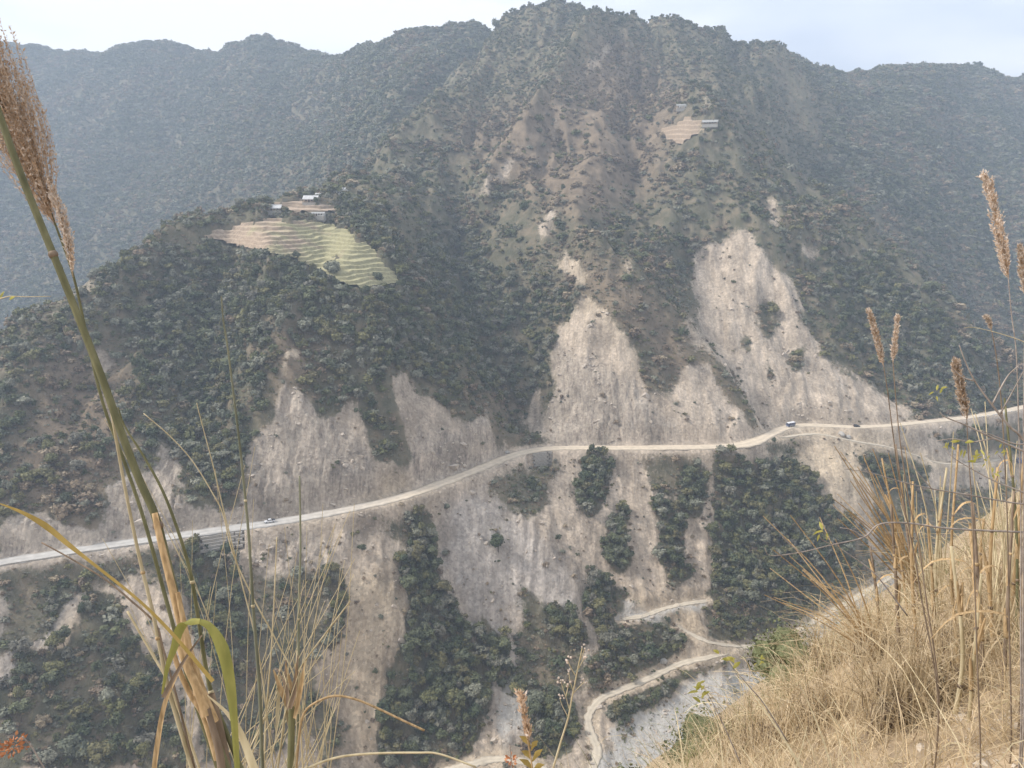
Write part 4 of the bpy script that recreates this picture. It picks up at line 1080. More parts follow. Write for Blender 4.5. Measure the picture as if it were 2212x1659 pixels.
# low kerb wall along the grey part of the road
mb = MB()
i0, i1 = int(np.argmin(np.abs(uu + 60))), int(np.argmin(np.abs(uu - 400)))
Q = []
for i in range(i0, i1):
    _, p, t_, n_, h_ = road_frame(uu[i]); Q.append((p + n_ * (h_ - .15), n_))
V = []
for p, n_ in Q: V += [p + n_ * -.2 + [0, 0, -.3], p + n_ * -.2 + [0, 0, .42], p + n_ * .2 + [0, 0, .42], p + n_ * .2 + [0, 0, -.6]]
F = [(4 * i + a, 4 * i + a + 1, 4 * i + a + 5, 4 * i + a + 4) for i in range(len(Q) - 1) for a in range(3)]
mb.add(V, F); obj('kerb', mb.mesh('kerb', M_STONEW), kind='structure', label='low kerb along the outer edge of the grey road')

# ---------------------------------------------------------------- vehicles
M_CARW = simple('white_paint', (0.72, 0.73, 0.75), .35, .04, 1, spec=.5)
M_CARD = simple('dark_paint', (0.035, 0.035, 0.04), .4, .1, 1, spec=.5)
M_BLUE = simple('blue_paint', (0.055, 0.075, 0.17), .45, .15, 1, spec=.5)
M_TYRE = simple('rubber', (.02, .02, .02), .9, .1, 5); M_RIM = simple('rim', (.35, .35, .36), .4, .1, 5, metal=.6); M_GLASS = simple('window_glass', (.03, .035, .04), .12, .1, 2, spec=.6)
M_LAMP = simple('lamp_lens', (.75, .73, .66), .2, .05, 3, spec=.6); M_RED = simple('rear_lens', (.35, .03, .02), .25, .1, 3); M_LOAD = simple('load', (.045, .045, .05), .9, .4, 3); M_CANVAS = simple('canvas', (0.10, 0.095, 0.13), .8, .2, 1.2)
def lathe_wheel(r, w):
    mb = MB(); k = 16; pr = [(r * .62, -w / 2), (r * .94, -w / 2), (r, -w * .3), (r, w * .3), (r * .94, w / 2), (r * .62, w / 2)]
    V = [(q * math.cos(2 * math.pi * i / k), y, q * math.sin(2 * math.pi * i / k)) for i in range(k) for q, y in pr]; n = len(pr)
    mb.add(V, [(i * n + j, i * n + (j + 1) % n, ((i + 1) % k) * n + (j + 1) % n, ((i + 1) % k) * n + j) for i in range(k) for j in range(n)])
    tyre = mb.mesh('tyre', M_TYRE, True)
    mb = MB(); V = [(0, -w * .4, 0), (0, w * .4, 0)] + [(r * .63 * math.cos(2 * math.pi * i / k), y, r * .63 * math.sin(2 * math.pi * i / k)) for y in (-w * .3, w * .3) for i in range(k)]
    mb.add(V, [(0, 2 + (i + 1) % k, 2 + i) for i in range(k)] + [(1, 2 + k + i, 2 + k + (i + 1) % k) for i in range(k)]); return tyre, mb.mesh('rim', M_RIM)
def wheels(t, pts, r, w):
    ty, rm = lathe_wheel(r, w)
    for x, y in pts:
        o = obj('wheel', ty, t); o.location = (x, y, r); obj('rim', rm, o)
def extr(prof, w0, w1=None):      # side profile (x,z) pulled across the width
    n = len(prof); V = [(x, -w0 / 2, z) for x, z in prof] + [(x, w0 / 2, z) for x, z in prof]
    return V, [tuple(range(n)), tuple(range(2 * n - 1, n - 1, -1))] + [(i, i + n, (i + 1) % n + n, (i + 1) % n) for i in range(n)]
def taper_cab(prof, w, zt, inset):
    V, F = extr(prof, w); z0 = min(p[1] for p in prof)
    V = [(x, y * (1 - inset * (z - z0) / (zt - z0)), z) for x, y, z in V]; return V, F
def place(u, off=0.0, flip=False):
    i, p, t_, n_, h_ = road_frame(u); a = math.atan2(t_[1], t_[0]) + (math.pi if flip else 0); return p + n_ * off + np.array([0, 0, .10]), a
def pickup(p, a, label, paint, closed=False, name='pickup_truck', cat='pickup'):
    t = thing(name, label, cat, tuple(p), a)      # +x is the front
    mb = MB()
    if closed: prof = [(-2.2, .45), (-2.25, 1.05), (-.2, 1.1), (1.0, 1.08), (2.0, .95), (2.2, .7), (2.2, .42), (1.8, .35), (-1.9, .35)]
    else: prof = [(-2.6, .5), (-2.6, 1.12), (.9, 1.12), (1.2, 1.12), (2.35, 1.0), (2.6, .8), (2.6, .45), (2.2, .38), (-2.2, .38)]
    V, F = extr(prof, 1.78); mb.add(V, F); body = mb.mesh('body', paint)
    obj('body', body, t)
    c0, c1 = (-2.0, 1.15) if closed else (-.85, 1.35)
    mb = MB(); V, F = taper_cab([(c0, 1.09), (c0 + (.4 if closed else .1), 1.72), (c0 + .7, 1.80), (c1 - .75, 1.78), (c1, 1.09)], 1.72, 1.8, .16); mb.add(V, F); obj('cabin', mb.mesh('cabin', paint), t)
    for s in (-1, 1):
        mb = MB(); x0, x1 = c0 + (.4 if closed else .2), c1 - .35; xm = (x0 + x1) / 2
        for a0, a1, b0, b1 in ((x0, xm - .06, x0 + .12, xm - .06), (xm + .06, x1, xm + .06, x1 - .42)):
            mb.add([(a0, s * .868, 1.17), (a1, s * .868, 1.17), (b1, s * .752, 1.66), (b0, s * .752, 1.66)], [(0, 1, 2, 3)])
        obj('side_window', mb.mesh('side_window', M_GLASS), t)
        mb = MB(); mb.box(2.18 if closed else 2.56, 2.24 if closed else 2.63, s * .62 - .2, s * .62 + .2, .68, .86); obj('headlight', mb.mesh('headlight', M_LAMP), t)
        mb = MB(); q = -2.28 if closed else -2.63; mb.box(q, q + .06, s * .7 - .12, s * .7 + .12, .7, 1.0); obj('tail_light', mb.mesh('tail_light', M_RED), t)
    mb = MB(); mb.add([(c1 - .02, -.76, 1.16), (c1 - .02, .76, 1.16), (c1 - .66, .68, 1.70), (c1 - .66, -.68, 1.70)], [(0, 1, 2, 3)]); obj('windscreen', mb.mesh('windscreen', M_GLASS), t)
    mb = MB(); mb.box(2.2 if closed else 2.58, 2.32 if closed else 2.74, -.88, .88, .38, .56); obj('bumper', mb.mesh('bumper', M_CARD), t)
    if not closed:
        mb = MB();
        for y0, y1 in ((-.89, -.80), (.80, .89)): mb.box(-2.58, -.88, y0, y1, 1.11, 1.36)
        mb.box(-2.62, -2.53, -.79, .79, 1.11, 1.36); obj('cargo_bed', mb.mesh('cargo_bed', M_CARD), t)
        mb = MB();
        for x in (-2.2, -1.6, -1.2): mb.box(x - .28, x + .28, -.6, .62, 1.1, r_.uniform(1.4, 1.62), (.1, .1, .15, .1))
        obj('cargo', mb.mesh('cargo', M_LOAD), t)
    wheels(t, [(x, y) for x in ((-1.4, 1.4) if closed else (-1.65, 1.7)) for y in (-.82, .82)], .37, .24); return t
p, a = place(583, -.6, True); pickup(p, a, 'white pickup truck with dark load driving along the grey road', M_CARW)
p, a = place(1850, .2, False); pickup(p, a, 'dark car stopped on the pale road beyond the truck', M_CARD, True, 'car', 'car')
def truck(p, a, label, cabm, boxm, trim):
    t = thing('truck', label, 'truck', tuple(p), a)
    mb = MB(); mb.box(-3.6, 3.2, -.5, .5, .55, .85); obj('chassis', mb.mesh('chassis', M_CARD), t)
    mb = MB(); V, F = extr([(1.5, .6), (1.5, 2.75), (2.75, 2.8), (3.15, 1.75), (3.3, 1.6), (3.3, .6)], 2.2); mb.add(V, F); obj('cab', mb.mesh('cab', cabm), t)
    mb = MB(); mb.add([(3.17, -.98, 1.78), (3.17, .98, 1.78), (2.80, .92, 2.68), (2.80, -.92, 2.68)], [(0, 1, 2, 3)]); obj('windscreen', mb.mesh('windscreen', M_GLASS), t)
    for s in (-1, 1):
        mb = MB(); mb.add([(1.9, s * 1.103, 1.7), (3.0, s * 1.103, 1.7), (2.7, s * 1.103, 2.5), (1.9, s * 1.103, 2.5)], [(0, 1, 2, 3)]); obj('side_window', mb.mesh('side_window', M_GLASS), t)
        mb = MB(); mb.box(3.28, 3.36, s * .8 - .2, s * .8 + .2, .85, 1.1); obj('headlight', mb.mesh('headlight', M_LAMP), t)
    mb = MB(); mb.box(3.2, 3.42, -1.12, 1.12, .5, .72); obj('bumper', mb.mesh('bumper', trim), t)
    mb = MB(); mb.box(-3.7, 1.35, -1.2, 1.2, .95, 2.95); obj('cargo_box', mb.mesh('cargo_box', boxm), t)
    for s in (-1, 1):
        for z in (1.0, 2.90):
            mb = MB(); mb.box(-3.72, 1.38, s * 1.23 - .03, s * 1.23 + .03, z - .07, z + .07); obj('side_rail', mb.mesh('side_rail', trim), t)
        for x in np.linspace(-3.6, 1.25, 5):
            mb = MB(); mb.box(x - .06, x + .06, s * 1.225 - .02, s * 1.225 + .02, 1.08, 2.82); obj('stake', mb.mesh('stake', M_CARD), t)
    mb = MB(); mb.box(-3.72, 1.38, -1.19, 1.19, 2.955, 3.03); obj('tarpaulin', mb.mesh('tarpaulin', trim), t)
    mb = MB(); mb.box(1.5, 2.75, -1.05, 1.05, 2.80, 3.1, (.1, .5, .1, .1)); obj('roof_deflector', mb.mesh('roof_deflector', trim), t)
    wheels(t, [(2.4, -1.0), (2.4, 1.0), (-2.2, -.98), (-2.2, .98), (-3.05, -.98), (-3.05, .98)], .5, .32); return t
p, a = place(1709, .0, True); truck(p, a, 'dark blue truck with white roof edge coming round the dusty bend', M_BLUE, M_CANVAS, M_CARW)
q = hit(2200, 1000); truck(q + [0, 0, .1], math.radians(70), 'blue truck parked on the pale yard at the right edge, behind dry twigs', M_BLUE, M_BLUE, M_BLUE)
# motorcycle and rider
p, a = place(1580, .6, True)
t = thing('motorcycle', 'dark motorcycle ridden along the pale road left of the bend', 'motorcycle', tuple(p), a)
wheels(t, [(-.65, 0), (.65, 0)], .31, .11)
mb = MB(); mb.tube(catmull([(-.65, 0, .31), (-.2, 0, .45), (.35, 0, .75), (.55, 0, .85)], 6), .06); mb.tube([(.45, 0, .95), (.65, 0, .31)], .035); obj('frame', mb.mesh('frame', M_CARD), t)
mb = MB(); mb.box(-.15, .4, -.14, .14, .68, .92, (.1, .1, .04, .04)); obj('tank', mb.mesh('tank', M_BLUE), t)
mb = MB(); mb.box(-.75, -.13, -.13, .13, .70, .82, (.05, .02, .02, .02)); obj('seat', mb.mesh('seat', M_LOAD), t)
mb = MB(); mb.box(-.2, .25, -.16, .16, .28, .6); obj('engine', mb.mesh('engine', M_RIM), t)
mb = MB(); mb.tube([(.42, -.36, 1.02), (.5, 0, .96), (.42, .36, 1.02)], .02); obj('handlebar', mb.mesh('handlebar', M_CARD), t)
mb = MB(); mb.box(.62, .70, -.09, .09, .78, .95); obj('headlight', mb.mesh('headlight', M_LAMP), t)
def skin_body(name, verts, edges, radii, mat):
    me = bpy.data.meshes.new(name); me.from_pydata(verts, edges, []); o = bpy.data.objects.new(name, me); COL.objects.link(o)
    md = o.modifiers.new('skin', 'SKIN'); sv = me.skin_vertices
    L_ = sv[0].data if len(sv) else None
    if L_ is None: o.modifiers.remove(md); return o
    for i, r in enumerate(radii): L_[i].radius = (r, r)
    L_[0].use_root = True
    s = o.modifiers.new('sub', 'SUBSURF'); s.levels = s.render_levels = 1
    me.materials.append(mat); return o
M_CLOTH = simple('dark_clothes', (.04, .042, .05), .9, .3, 5); M_HELM = simple('helmet', (.05, .05, .055), .3, .1, 2, spec=.6)
bv = [(-.3, 0, .95), (-.24, 0, 1.2), (-.14, 0, 1.43), (-.09, 0, 1.53), (-.06, 0, 1.66), (-.02, 0, 1.76)]; be = [(0, 1), (1, 2), (2, 3), (3, 4), (4, 5)]; br = [.17, .16, .17, .065, .1, .08]
for s in (-1, 1):
    n = len(bv); bv += [(-.26, s * .12, .92), (.12, s * .22, .90), (.02, s * .2, .48), (.12, s * .2, .40)]; be += [(0, n), (n, n + 1), (n + 1, n + 2), (n + 2, n + 3)]; br += [.1, .075, .055, .045]
    n = len(bv); bv += [(-.13, s * .2, 1.42), (.06, s * .27, 1.2), (.36, s * .34, 1.06), (.43, s * .35, 1.04)]; be += [(2, n), (n, n + 1), (n + 1, n + 2), (n + 2, n + 3)]; br += [.07, .055, .045, .04]
rider = skin_body('person', bv, be, br, M_CLOTH)
rider.location = p; rider.rotation_euler = (0, 0, a); rider['label'] = 'rider in dark clothes and helmet on the motorcycle'; rider['category'] = 'person'
V, F = ICO1; obj('helmet', new_mesh('helmet', V * [.15, .13, .15] + [-.03, 0, 1.72], F, M_HELM, True), rider)

# ---------------------------------------------------------------- boulders
M_BOULD = simple('boulder_rock', (0.36, 0.34, 0.31), .95, .3, .5, bump=.6)
def boulder(u, v, s, sq, label, seed):
    rr = np.random.default_rng(seed); V, F = ico(2); d = np.ones(len(V))
    for _ in range(9):
        n_ = rr.standard_normal(3); n_ /= np.linalg.norm(n_); c = rr.uniform(.62, .85); k = V @ n_; d = np.minimum(d, np.where(k > c, c / np.maximum(k, 1e-6), 1))
    V = V * d[:, None] * (1 + .03 * rr.standard_normal((len(V), 1))) * np.array(sq) * s
    p = hit(u, v); p[2] += s * sq[2] * .35
    o = obj('boulder', new_mesh('boulder', V, F, M_BOULD), label=label, category='boulder'); o.location = p; o.rotation_euler = (0, 0, rr.uniform(0, 6))
boulder(1434, 1432, 2.3, (1, .8, .85), 'big grey block standing beside the valley track', 3)
boulder(1283, 1456, 1.1, (1, .8, .7), 'small pale rock at the lower edge of the grove', 5)
boulder(1816, 940, 2.6, (1.4, .8, .7), 'tan rock slab jutting out below the road bend', 7)
boulder(1832, 946, 1.9, (1, .9, .9), 'tan rock next to the jutting slab below the road', 9)
boulder(1096, 978, 1.6, (1.3, .8, .7), 'dark rock where the gully meets the road', 11)

# ---------------------------------------------------------------- trees that stand alone
def lone(u, v, h, tone, i, label, w=1.0):
    p = hit(u, v); return plant_tree(p[0], p[1], p[2] - .2, h, tone, i, u * .01, label, w=w)
lone(1076, 1192, 10.5, 'dark', 0, 'single round dark tree alone on the wide grey scree fan', 1.15)
lone(1598, 1388, 9.0, 'olive', 2, 'pale olive tree at the valley track below the large wood', .9)
lone(1368, 1440, 8.0, 'grey', 0, 'silvery tree standing out in the dark grove above the track', .85)
lone(1172, 1585, 7.5, 'olive', 0, 'bright green tree by the forked dirt track', 1.0)
lone(782, 1198, 5.5, 'dark', 1, 'small dark tree on the pale rock just below the road', 1.0)
lone(966, 1104, 4.5, 'grey', 0, 'small bush-like tree at the head of the wide scree fan', 1.1)
lone(1207, 1172, 5.0, 'dark', 2, 'small dark tree on the right rim of the wide scree fan', 1.1)
lone(1215, 1200, 4.0, 'grey', 1, 'smaller grey-green tree just under the one on the scree rim', 1.1)
lone(955, 1500, 7.0, 'grey', 2, 'grey leafless-looking tree within the long dark wood', 1.0)
lone(868, 604, 12, 'olive', 0, 'big pale olive tree at the right corner of the terraces', 1.2)
lone(800, 470, 11, 'olive', 1, 'tall pale olive tree right of the farm houses', .8)
lone(720, 600, 12, 'grey', 0, 'big grey rounded tree in front of the lower terraces', 1.2)
lone(815, 615, 9, 'dark', 0, 'dark tree overlapping the lower edge of the terraces', 1.1)
lone(1070, 74, 20, 'grey', 1, 'tall airy tree on the skyline left of the summit', .6)
lone(1509, 60, 13, 'dark', 1, 'lone tree on the skyline right of the summit', .9)
lone(985, 82, 15, 'dark', 0, 'dark tree on the skyline near the left knoll', .6)
lone(1842, 156, 13, 'dark', 1, 'tree at the dip where the right ridge begins', .7)
M_PALEBARK = simple('pale_bark', (.26, .23, .20), .9, .2, 8)
def bare_tree(u, v, h, label, seed, leaves=25):
    rr = np.random.default_rng(seed); p = hit(u, v); t = thing('bare_tree', label, 'tree', tuple(p)); mb = MB(); lf = MB()
    mb.tube(catmull([(0, 0, -.3), (.1, 0, h * .4), (-.1, .1, h * .75), (0, 0, h)], 8), np.linspace(.13, .03, 8), 5); tr = mb.mesh('trunk', M_PALEBARK); obj('trunk', tr, t)
    for k in range(9):
        a = rr.uniform(0, 6.28); z0 = h * rr.uniform(.3, .9); L_ = h * rr.uniform(.14, .3); e = np.array([math.cos(a) * L_, math.sin(a) * L_, z0 + L_ * rr.uniform(.5, 1.1)])
        mb = MB(); mb.tube(catmull([(0, 0, z0), e * [.5, .5, 1] - [0, 0, L_ * .4], e], 5), np.linspace(.06, .02, 5), 4); obj('branch', mb.mesh('branch', M_PALEBARK), t)
        for _ in range(leaves // 9):
            c = e + rr.normal(0, .35, 3); d1 = rr.normal(0, .22, 3); d2 = rr.normal(0, .16, 3); lf.add([c - d1, c - d2, c + d1, c + d2], [(0, 1, 2, 3)])
    if leaves: obj('crown', lf.mesh('crown', M_LEAF['olive']), t)
bare_tree(1374, 1326, 8.5, 'thin tree with few leaves on the sandy pad', 3, 60)
bare_tree(1424, 1312, 7.0, 'thin bare tree behind the sandy pad', 4, 0)
# ---------------------------------------------------------------- foreground plants
def straw(name, ca, cb, cc=None, rough=.6, trans=0.25, along=(9, 9, 9)):
    """dry or green stem: streaks along the plant, a little light passing through"""
    m, nt, N, L, b = mat_new(name)
    g = N.new('ShaderNodeNewGeometry'); mpn = N.new('ShaderNodeMapping'); mpn.inputs['Scale'].default_value = along; L.new(g.outputs['Position'], mpn.inputs[0])
    n = N.new('ShaderNodeTexNoise'); n.inputs['Scale'].default_value = 2.0; n.inputs['Detail'].default_value = 5; L.new(mpn.outputs[0], n.inputs['Vector'])
    r = N.new('ShaderNodeValToRGB'); e = r.color_ramp.elements; e[0].position = .3; e[0].color = (*ca, 1); e[1].position = .7; e[1].color = (*cb, 1)
    if cc: q = e.new(.5); q.color = (*cc, 1)
    L.new(n.outputs['Fac'], r.inputs[0])
    oi = N.new('ShaderNodeObjectInfo'); mr = N.new('ShaderNodeMapRange'); mr.inputs[3].default_value = .85; mr.inputs[4].default_value = 1.15; L.new(oi.outputs['Random'], mr.inputs[0])
    a = N.new('ShaderNodeAttribute'); a.attribute_name = 'tint'; ml = N.new('ShaderNodeMath'); ml.operation = 'MULTIPLY_ADD'; L.new(a.outputs['Fac'], ml.inputs[0]); ml.inputs[1].default_value = 1.0; L.new(mr.outputs[0], ml.inputs[2])
    h = N.new('ShaderNodeHueSaturation'); L.new(r.outputs[0], h.inputs['Color']); L.new(ml.outputs[0], h.inputs['Value'])
    L.new(h.outputs[0], b.inputs['Base Color']); b.inputs['Roughness'].default_value = rough; b.inputs['Specular IOR Level'].default_value = .3
    if trans:
        t = N.new('ShaderNodeBsdfTranslucent'); L.new(h.outputs[0], t.inputs[0]); x = N.new('ShaderNodeMixShader'); x.inputs[0].default_value = trans
        L.new(b.outputs[0], x.inputs[1]); L.new(t.outputs[0], x.inputs[2]); L.new(x.outputs[0], N['Material Output'].inputs['Surface'])
    return m
F_OLIVE = straw('reed_stem_olive', (.095, .092, .042), (.22, .205, .105), (.145, .138, .066), trans=.08, along=(25, 25, 4))
F_GREEN = straw('reed_stem_grey_green', (.13, .135, .09), (.25, .245, .165), trans=.08, along=(25, 25, 4))
F_TAN = straw('dry_sheath', (.30, .20, .10), (.62, .45, .26), (.47, .325, .17), along=(90, 90, 2))
F_BROWN = straw('weathered_sheath', (.16, .115, .08), (.30, .225, .16), along=(40, 40, 3))
F_PALE = straw('pale_straw', (.42, .34, .20), (.62, .53, .35), along=(30, 30, 3))
F_LEAF = straw('green_yellow_leaf', (.17, .175, .045), (.33, .305, .09), trans=.35, along=(20, 20, 5))
F_LEAFY = straw('yellowing_leaf', (.30, .215, .06), (.50, .36, .12), trans=.35, along=(20, 20, 5))
F_PLUME = straw('plume_brown', (.36, .24, .15), (.66, .50, .36), (.52, .37, .25), trans=.35, along=(60, 60, 60))
F_FLUFF = straw('plume_fluff', (.50, .40, .32), (.78, .69, .60), trans=.4, along=(60, 60, 60))
F_GRASS = straw('dry_grass_blades', (.30, .218, .125), (.74, .61, .42), (.55, .425, .26), trans=.3, along=(7, 7, 7))
F_GRASSG = straw('green_grass_blades', (.10, .12, .035), (.24, .24, .09), trans=.3, along=(7, 7, 7))
F_TWIG = straw('grey_twig', (.17, .14, .12), (.33, .28, .24), trans=0, along=(25, 25, 25))
F_TWIGL = straw('small_yellow_leaf', (.34, .33, .06), (.58, .52, .18), trans=.4, along=(30, 30, 30))
F_RUST = straw('rust_flower', (.30, .11, .05), (.52, .24, .11), trans=.2, along=(60, 60, 60))

def bank_hit(u, v, dmax=30):
    d = np.geomspace(.6, dmax, 3000); r = ray(u, v); k = np.argmax(r[2] * d <= bank_z(r[0] * d, r[1] * d))
    return r * d[k], d[k]
def path(px, d, n=None, root=False):
    d = np.full(len(px), d) if np.isscalar(d) else np.interp(np.linspace(0, 1, len(px)), np.linspace(0, 1, len(d)), d)
    P = [at_d(u, v, k) for (u, v), k in zip(px, d)]
    if root:
        e = P[-1] + (P[-1] - P[-2]) / np.linalg.norm(P[-1] - P[-2]) * .35; g = e + (P[-1] - P[-2]) / np.linalg.norm(P[-1] - P[-2]) * .1; g[2] = bank_z(g[0], g[1]) - .05
        if g[2] > e[2] - .1: g = e + np.array([0, 0, -.15])
        P += [e, g]
    return catmull(P, n or 6 * len(P))
def wr(w, d): return w / 2 * d / FPX      # pixel width at lens distance -> radius
def stem(px, w0, w1, d, mat, parent=None, name='stem', root=True, k=7, nodes=None):
    P = path(px, d, root=root); dd = d if np.isscalar(d) else d[0]
    R = np.linspace(wr(w0, dd), wr(w1, dd), len(P));
    mb = MB(); mb.tube(P, R, k); o = obj(name, mb.mesh(name, mat, True), parent)
    return o, P, R
def node_rings(parent, P, R, idxs, mat):
    for i in idxs:
        i = min(i, len(P) - 2); t = P[i + 1] - P[i]; t /= np.linalg.norm(t)
        mb = MB(); mb.tube([P[i] - t * R[i] * .9, P[i] - t * R[i] * .3, P[i] + t * R[i] * .3, P[i] + t * R[i] * .9], [R[i] * 1.04, R[i] * 1.28, R[i] * 1.28, R[i] * 1.04], 8); obj('node', mb.mesh('node', mat, True), parent)
def leaf(px, ws, d, mat, parent, name='leaf', side=(1, 0, .2), fold=.22, root=False):
    P = path(px, d, n=26, root=root); dd = d if np.isscalar(d) else np.mean(d)
    W = np.interp(np.linspace(0, 1, len(P)), np.linspace(0, 1, len(ws)), ws) * dd / FPX
    mb = MB(); mb.ribbon(P, W, side, fold); return obj(name, mb.mesh(name, mat, True), parent)
def plume_geo(P, r0, nb, L0, spread, seed, nsp=16, droop=.25, mbr=None, fl=None, start=0.0, size=.005):
    """branches springing from the axis P and carrying rows of spikelets"""
    rr = np.random.default_rng(seed); mbr = mbr or MB(); fl = fl or MB(); n = len(P)
    T = np.gradient(P, axis=0); T /= np.linalg.norm(T, axis=1)[:, None]
    for b in range(nb):
        s = start + (1 - start) * (b + rr.uniform(0, 1)) / nb; i = min(int(s * (n - 1)), n - 2); o = P[i] + (P[i + 1] - P[i]) * (s * (n - 1) - i); t = T[i]
        a = rr.standard_normal(3); a -= t * a.dot(t); a /= np.linalg.norm(a)
        Lb = L0 * (1 - .65 * s) * rr.uniform(.6, 1.15); sp = spread * rr.uniform(.15, 1)
        q = [o + t * Lb * x + a * sp * (x ** .7) * (1 - .35 * x) + np.array([0, 0, -droop * Lb * x * x * rr.uniform(.2, 1)]) for x in (0, .33, .66, 1)]
        C = catmull(q, 7); mbr.tube(C, np.linspace(r0, r0 * .35, 7), 3, False)
        D = catmull(q, nsp)
        for j in range(2, nsp):
            for _ in range(2):
                dr = rr.standard_normal(3); dr = dr / np.linalg.norm(dr) * .7 + t * .8; dr /= np.linalg.norm(dr); sd = np.cross(dr, rr.standard_normal(3)); sd /= np.linalg.norm(sd)
                z = size * rr.uniform(.7, 1.5); c = D[j]
                fl.add([c, c + dr * z * .5 + sd * z * .17, c + dr * z, c + dr * z * .5 - sd * z * .17], [(0, 1, 2, 3)])
    return mbr, fl
def plume(parent, axis_px, d, nb, L0, spread, seed, nsp=16, size=.006, r0=.0008, droop=.2, start=0.0, fluff=.4):
    P = path(axis_px, d, n=24); mbr, fl = plume_geo(P, r0, nb, L0, spread, seed, nsp, droop, start=start, size=size)
    V = np.vstack(fl.V); rr = np.random.default_rng(seed + 1); mi = (rr.uniform(0, 1, len(fl.F)) < fluff).astype(int)
    pl = obj('plume', new_mesh('plume', V, fl.F, mats=[F_PLUME, F_FLUFF], midx=mi), parent)
    obj('plume_branches', mbr.mesh('plume_branches', F_PLUME), pl); return pl

# --- the tall reed that crosses the left of the view
t = thing('tall_reed', 'thick olive reed stem with tan sheaths crossing the whole left side', 'reed')
_, P, R = stem([(-40, 130), (0, 252), (50, 390), (125, 575), (165, 675), (222, 822), (262, 935), (300, 1035), (335, 1115), (362, 1220), (388, 1330), (412, 1430), (445, 1545), (488, 1659)], 15, 19, 1.15, F_OLIVE, t)
node_rings(t, P, R, [18, 52], F_BROWN)
def sheath(px, w0, w1, d, mat, parent, wide=1.0):
    P = path(px, d, n=22); R = np.linspace(wr(w0, d), wr(w1, d), 22) * .78; mb = MB(); mb.tube(P, R, 9, False); return obj('sheath', mb.mesh('sheath', mat, True), parent)
sheath([(334, 1108), (345, 1160), (372, 1270), (400, 1380), (430, 1480), (462, 1560)], 15, 30, 1.13, F_TAN, t)
sheath([(384, 1280), (398, 1350), (412, 1420), (428, 1500)], 12, 24, 1.12, F_TAN, t)
sheath([(388, 1395), (405, 1440), (428, 1490), (446, 1545)], 20, 27, 1.10, F_TAN, t)
sheath([(372, 1400), (388, 1450), (412, 1500), (440, 1545), (470, 1640)], 12, 20, 1.14, F_TAN, t)
sheath([(448, 1530), (462, 1580), (474, 1625), (482, 1700)], 16, 24, 1.1, F_BROWN, t)
sheath([(455, 1500), (470, 1560), (486, 1640), (498, 1720)], 22, 30, 1.17, F_BROWN, t)
leaf([(350, 1500), (362, 1440), (376, 1400), (388, 1360), (405, 1345), (432, 1342)], [4, 10, 15, 20, 18, 12], 1.08, F_LEAF, t, side=(1, .3, .3))
leaf([(432, 1342), (455, 1356), (480, 1400), (496, 1470), (506, 1560), (514, 1690)], [11, 17, 27, 23, 15, 10], 1.06, F_LEAF, t, side=(1, .2, .1))
leaf([(0, 1088), (50, 1108), (100, 1137), (150, 1178), (200, 1217), (300, 1297), (375, 1372), (460, 1472)], [3, 9, 17, 13, 8, 8, 10, 12], 1.05, F_LEAFY, t, side=(.2, 0, 1), fold=.1)
leaf([(352, 1508), (372, 1470), (402, 1420), (436, 1372)], [10, 9, 6, 3], 1.06, F_BROWN, t)
leaf([(448, 1502), (490, 1540), (520, 1585), (556, 1680)], [3, 10, 18, 24], 1.07, F_PALE, t, side=(.5, 0, .8))
leaf([(330, 1690), (338, 1620), (356, 1520), (390, 1440)], [10, 12, 10, 5], 1.09, F_TAN, t)
# --- the reed bearing the big plume
t = thing('plumed_reed', 'reed with big feathery brown plume at the left edge', 'reed')
stem([(95, 420), (122, 492), (160, 602), (196, 766), (225, 880), (262, 980), (310, 1120), (360, 1300), (410, 1480), (470, 1659)], 4, 11, 1.22, F_OLIVE, t)
plume(t, [(122, 492), (96, 425), (56, 338), (12, 240), (-42, 140), (-90, 60)], 1.22, 420, .25, .095, 5, 24, .0055, .0005, .06, fluff=.45)
plume(t, [(158, 600), (150, 550), (138, 490), (118, 420)], 1.2, 60, .06, .014, 6, 16, .0045, .0004, .0, fluff=.8)
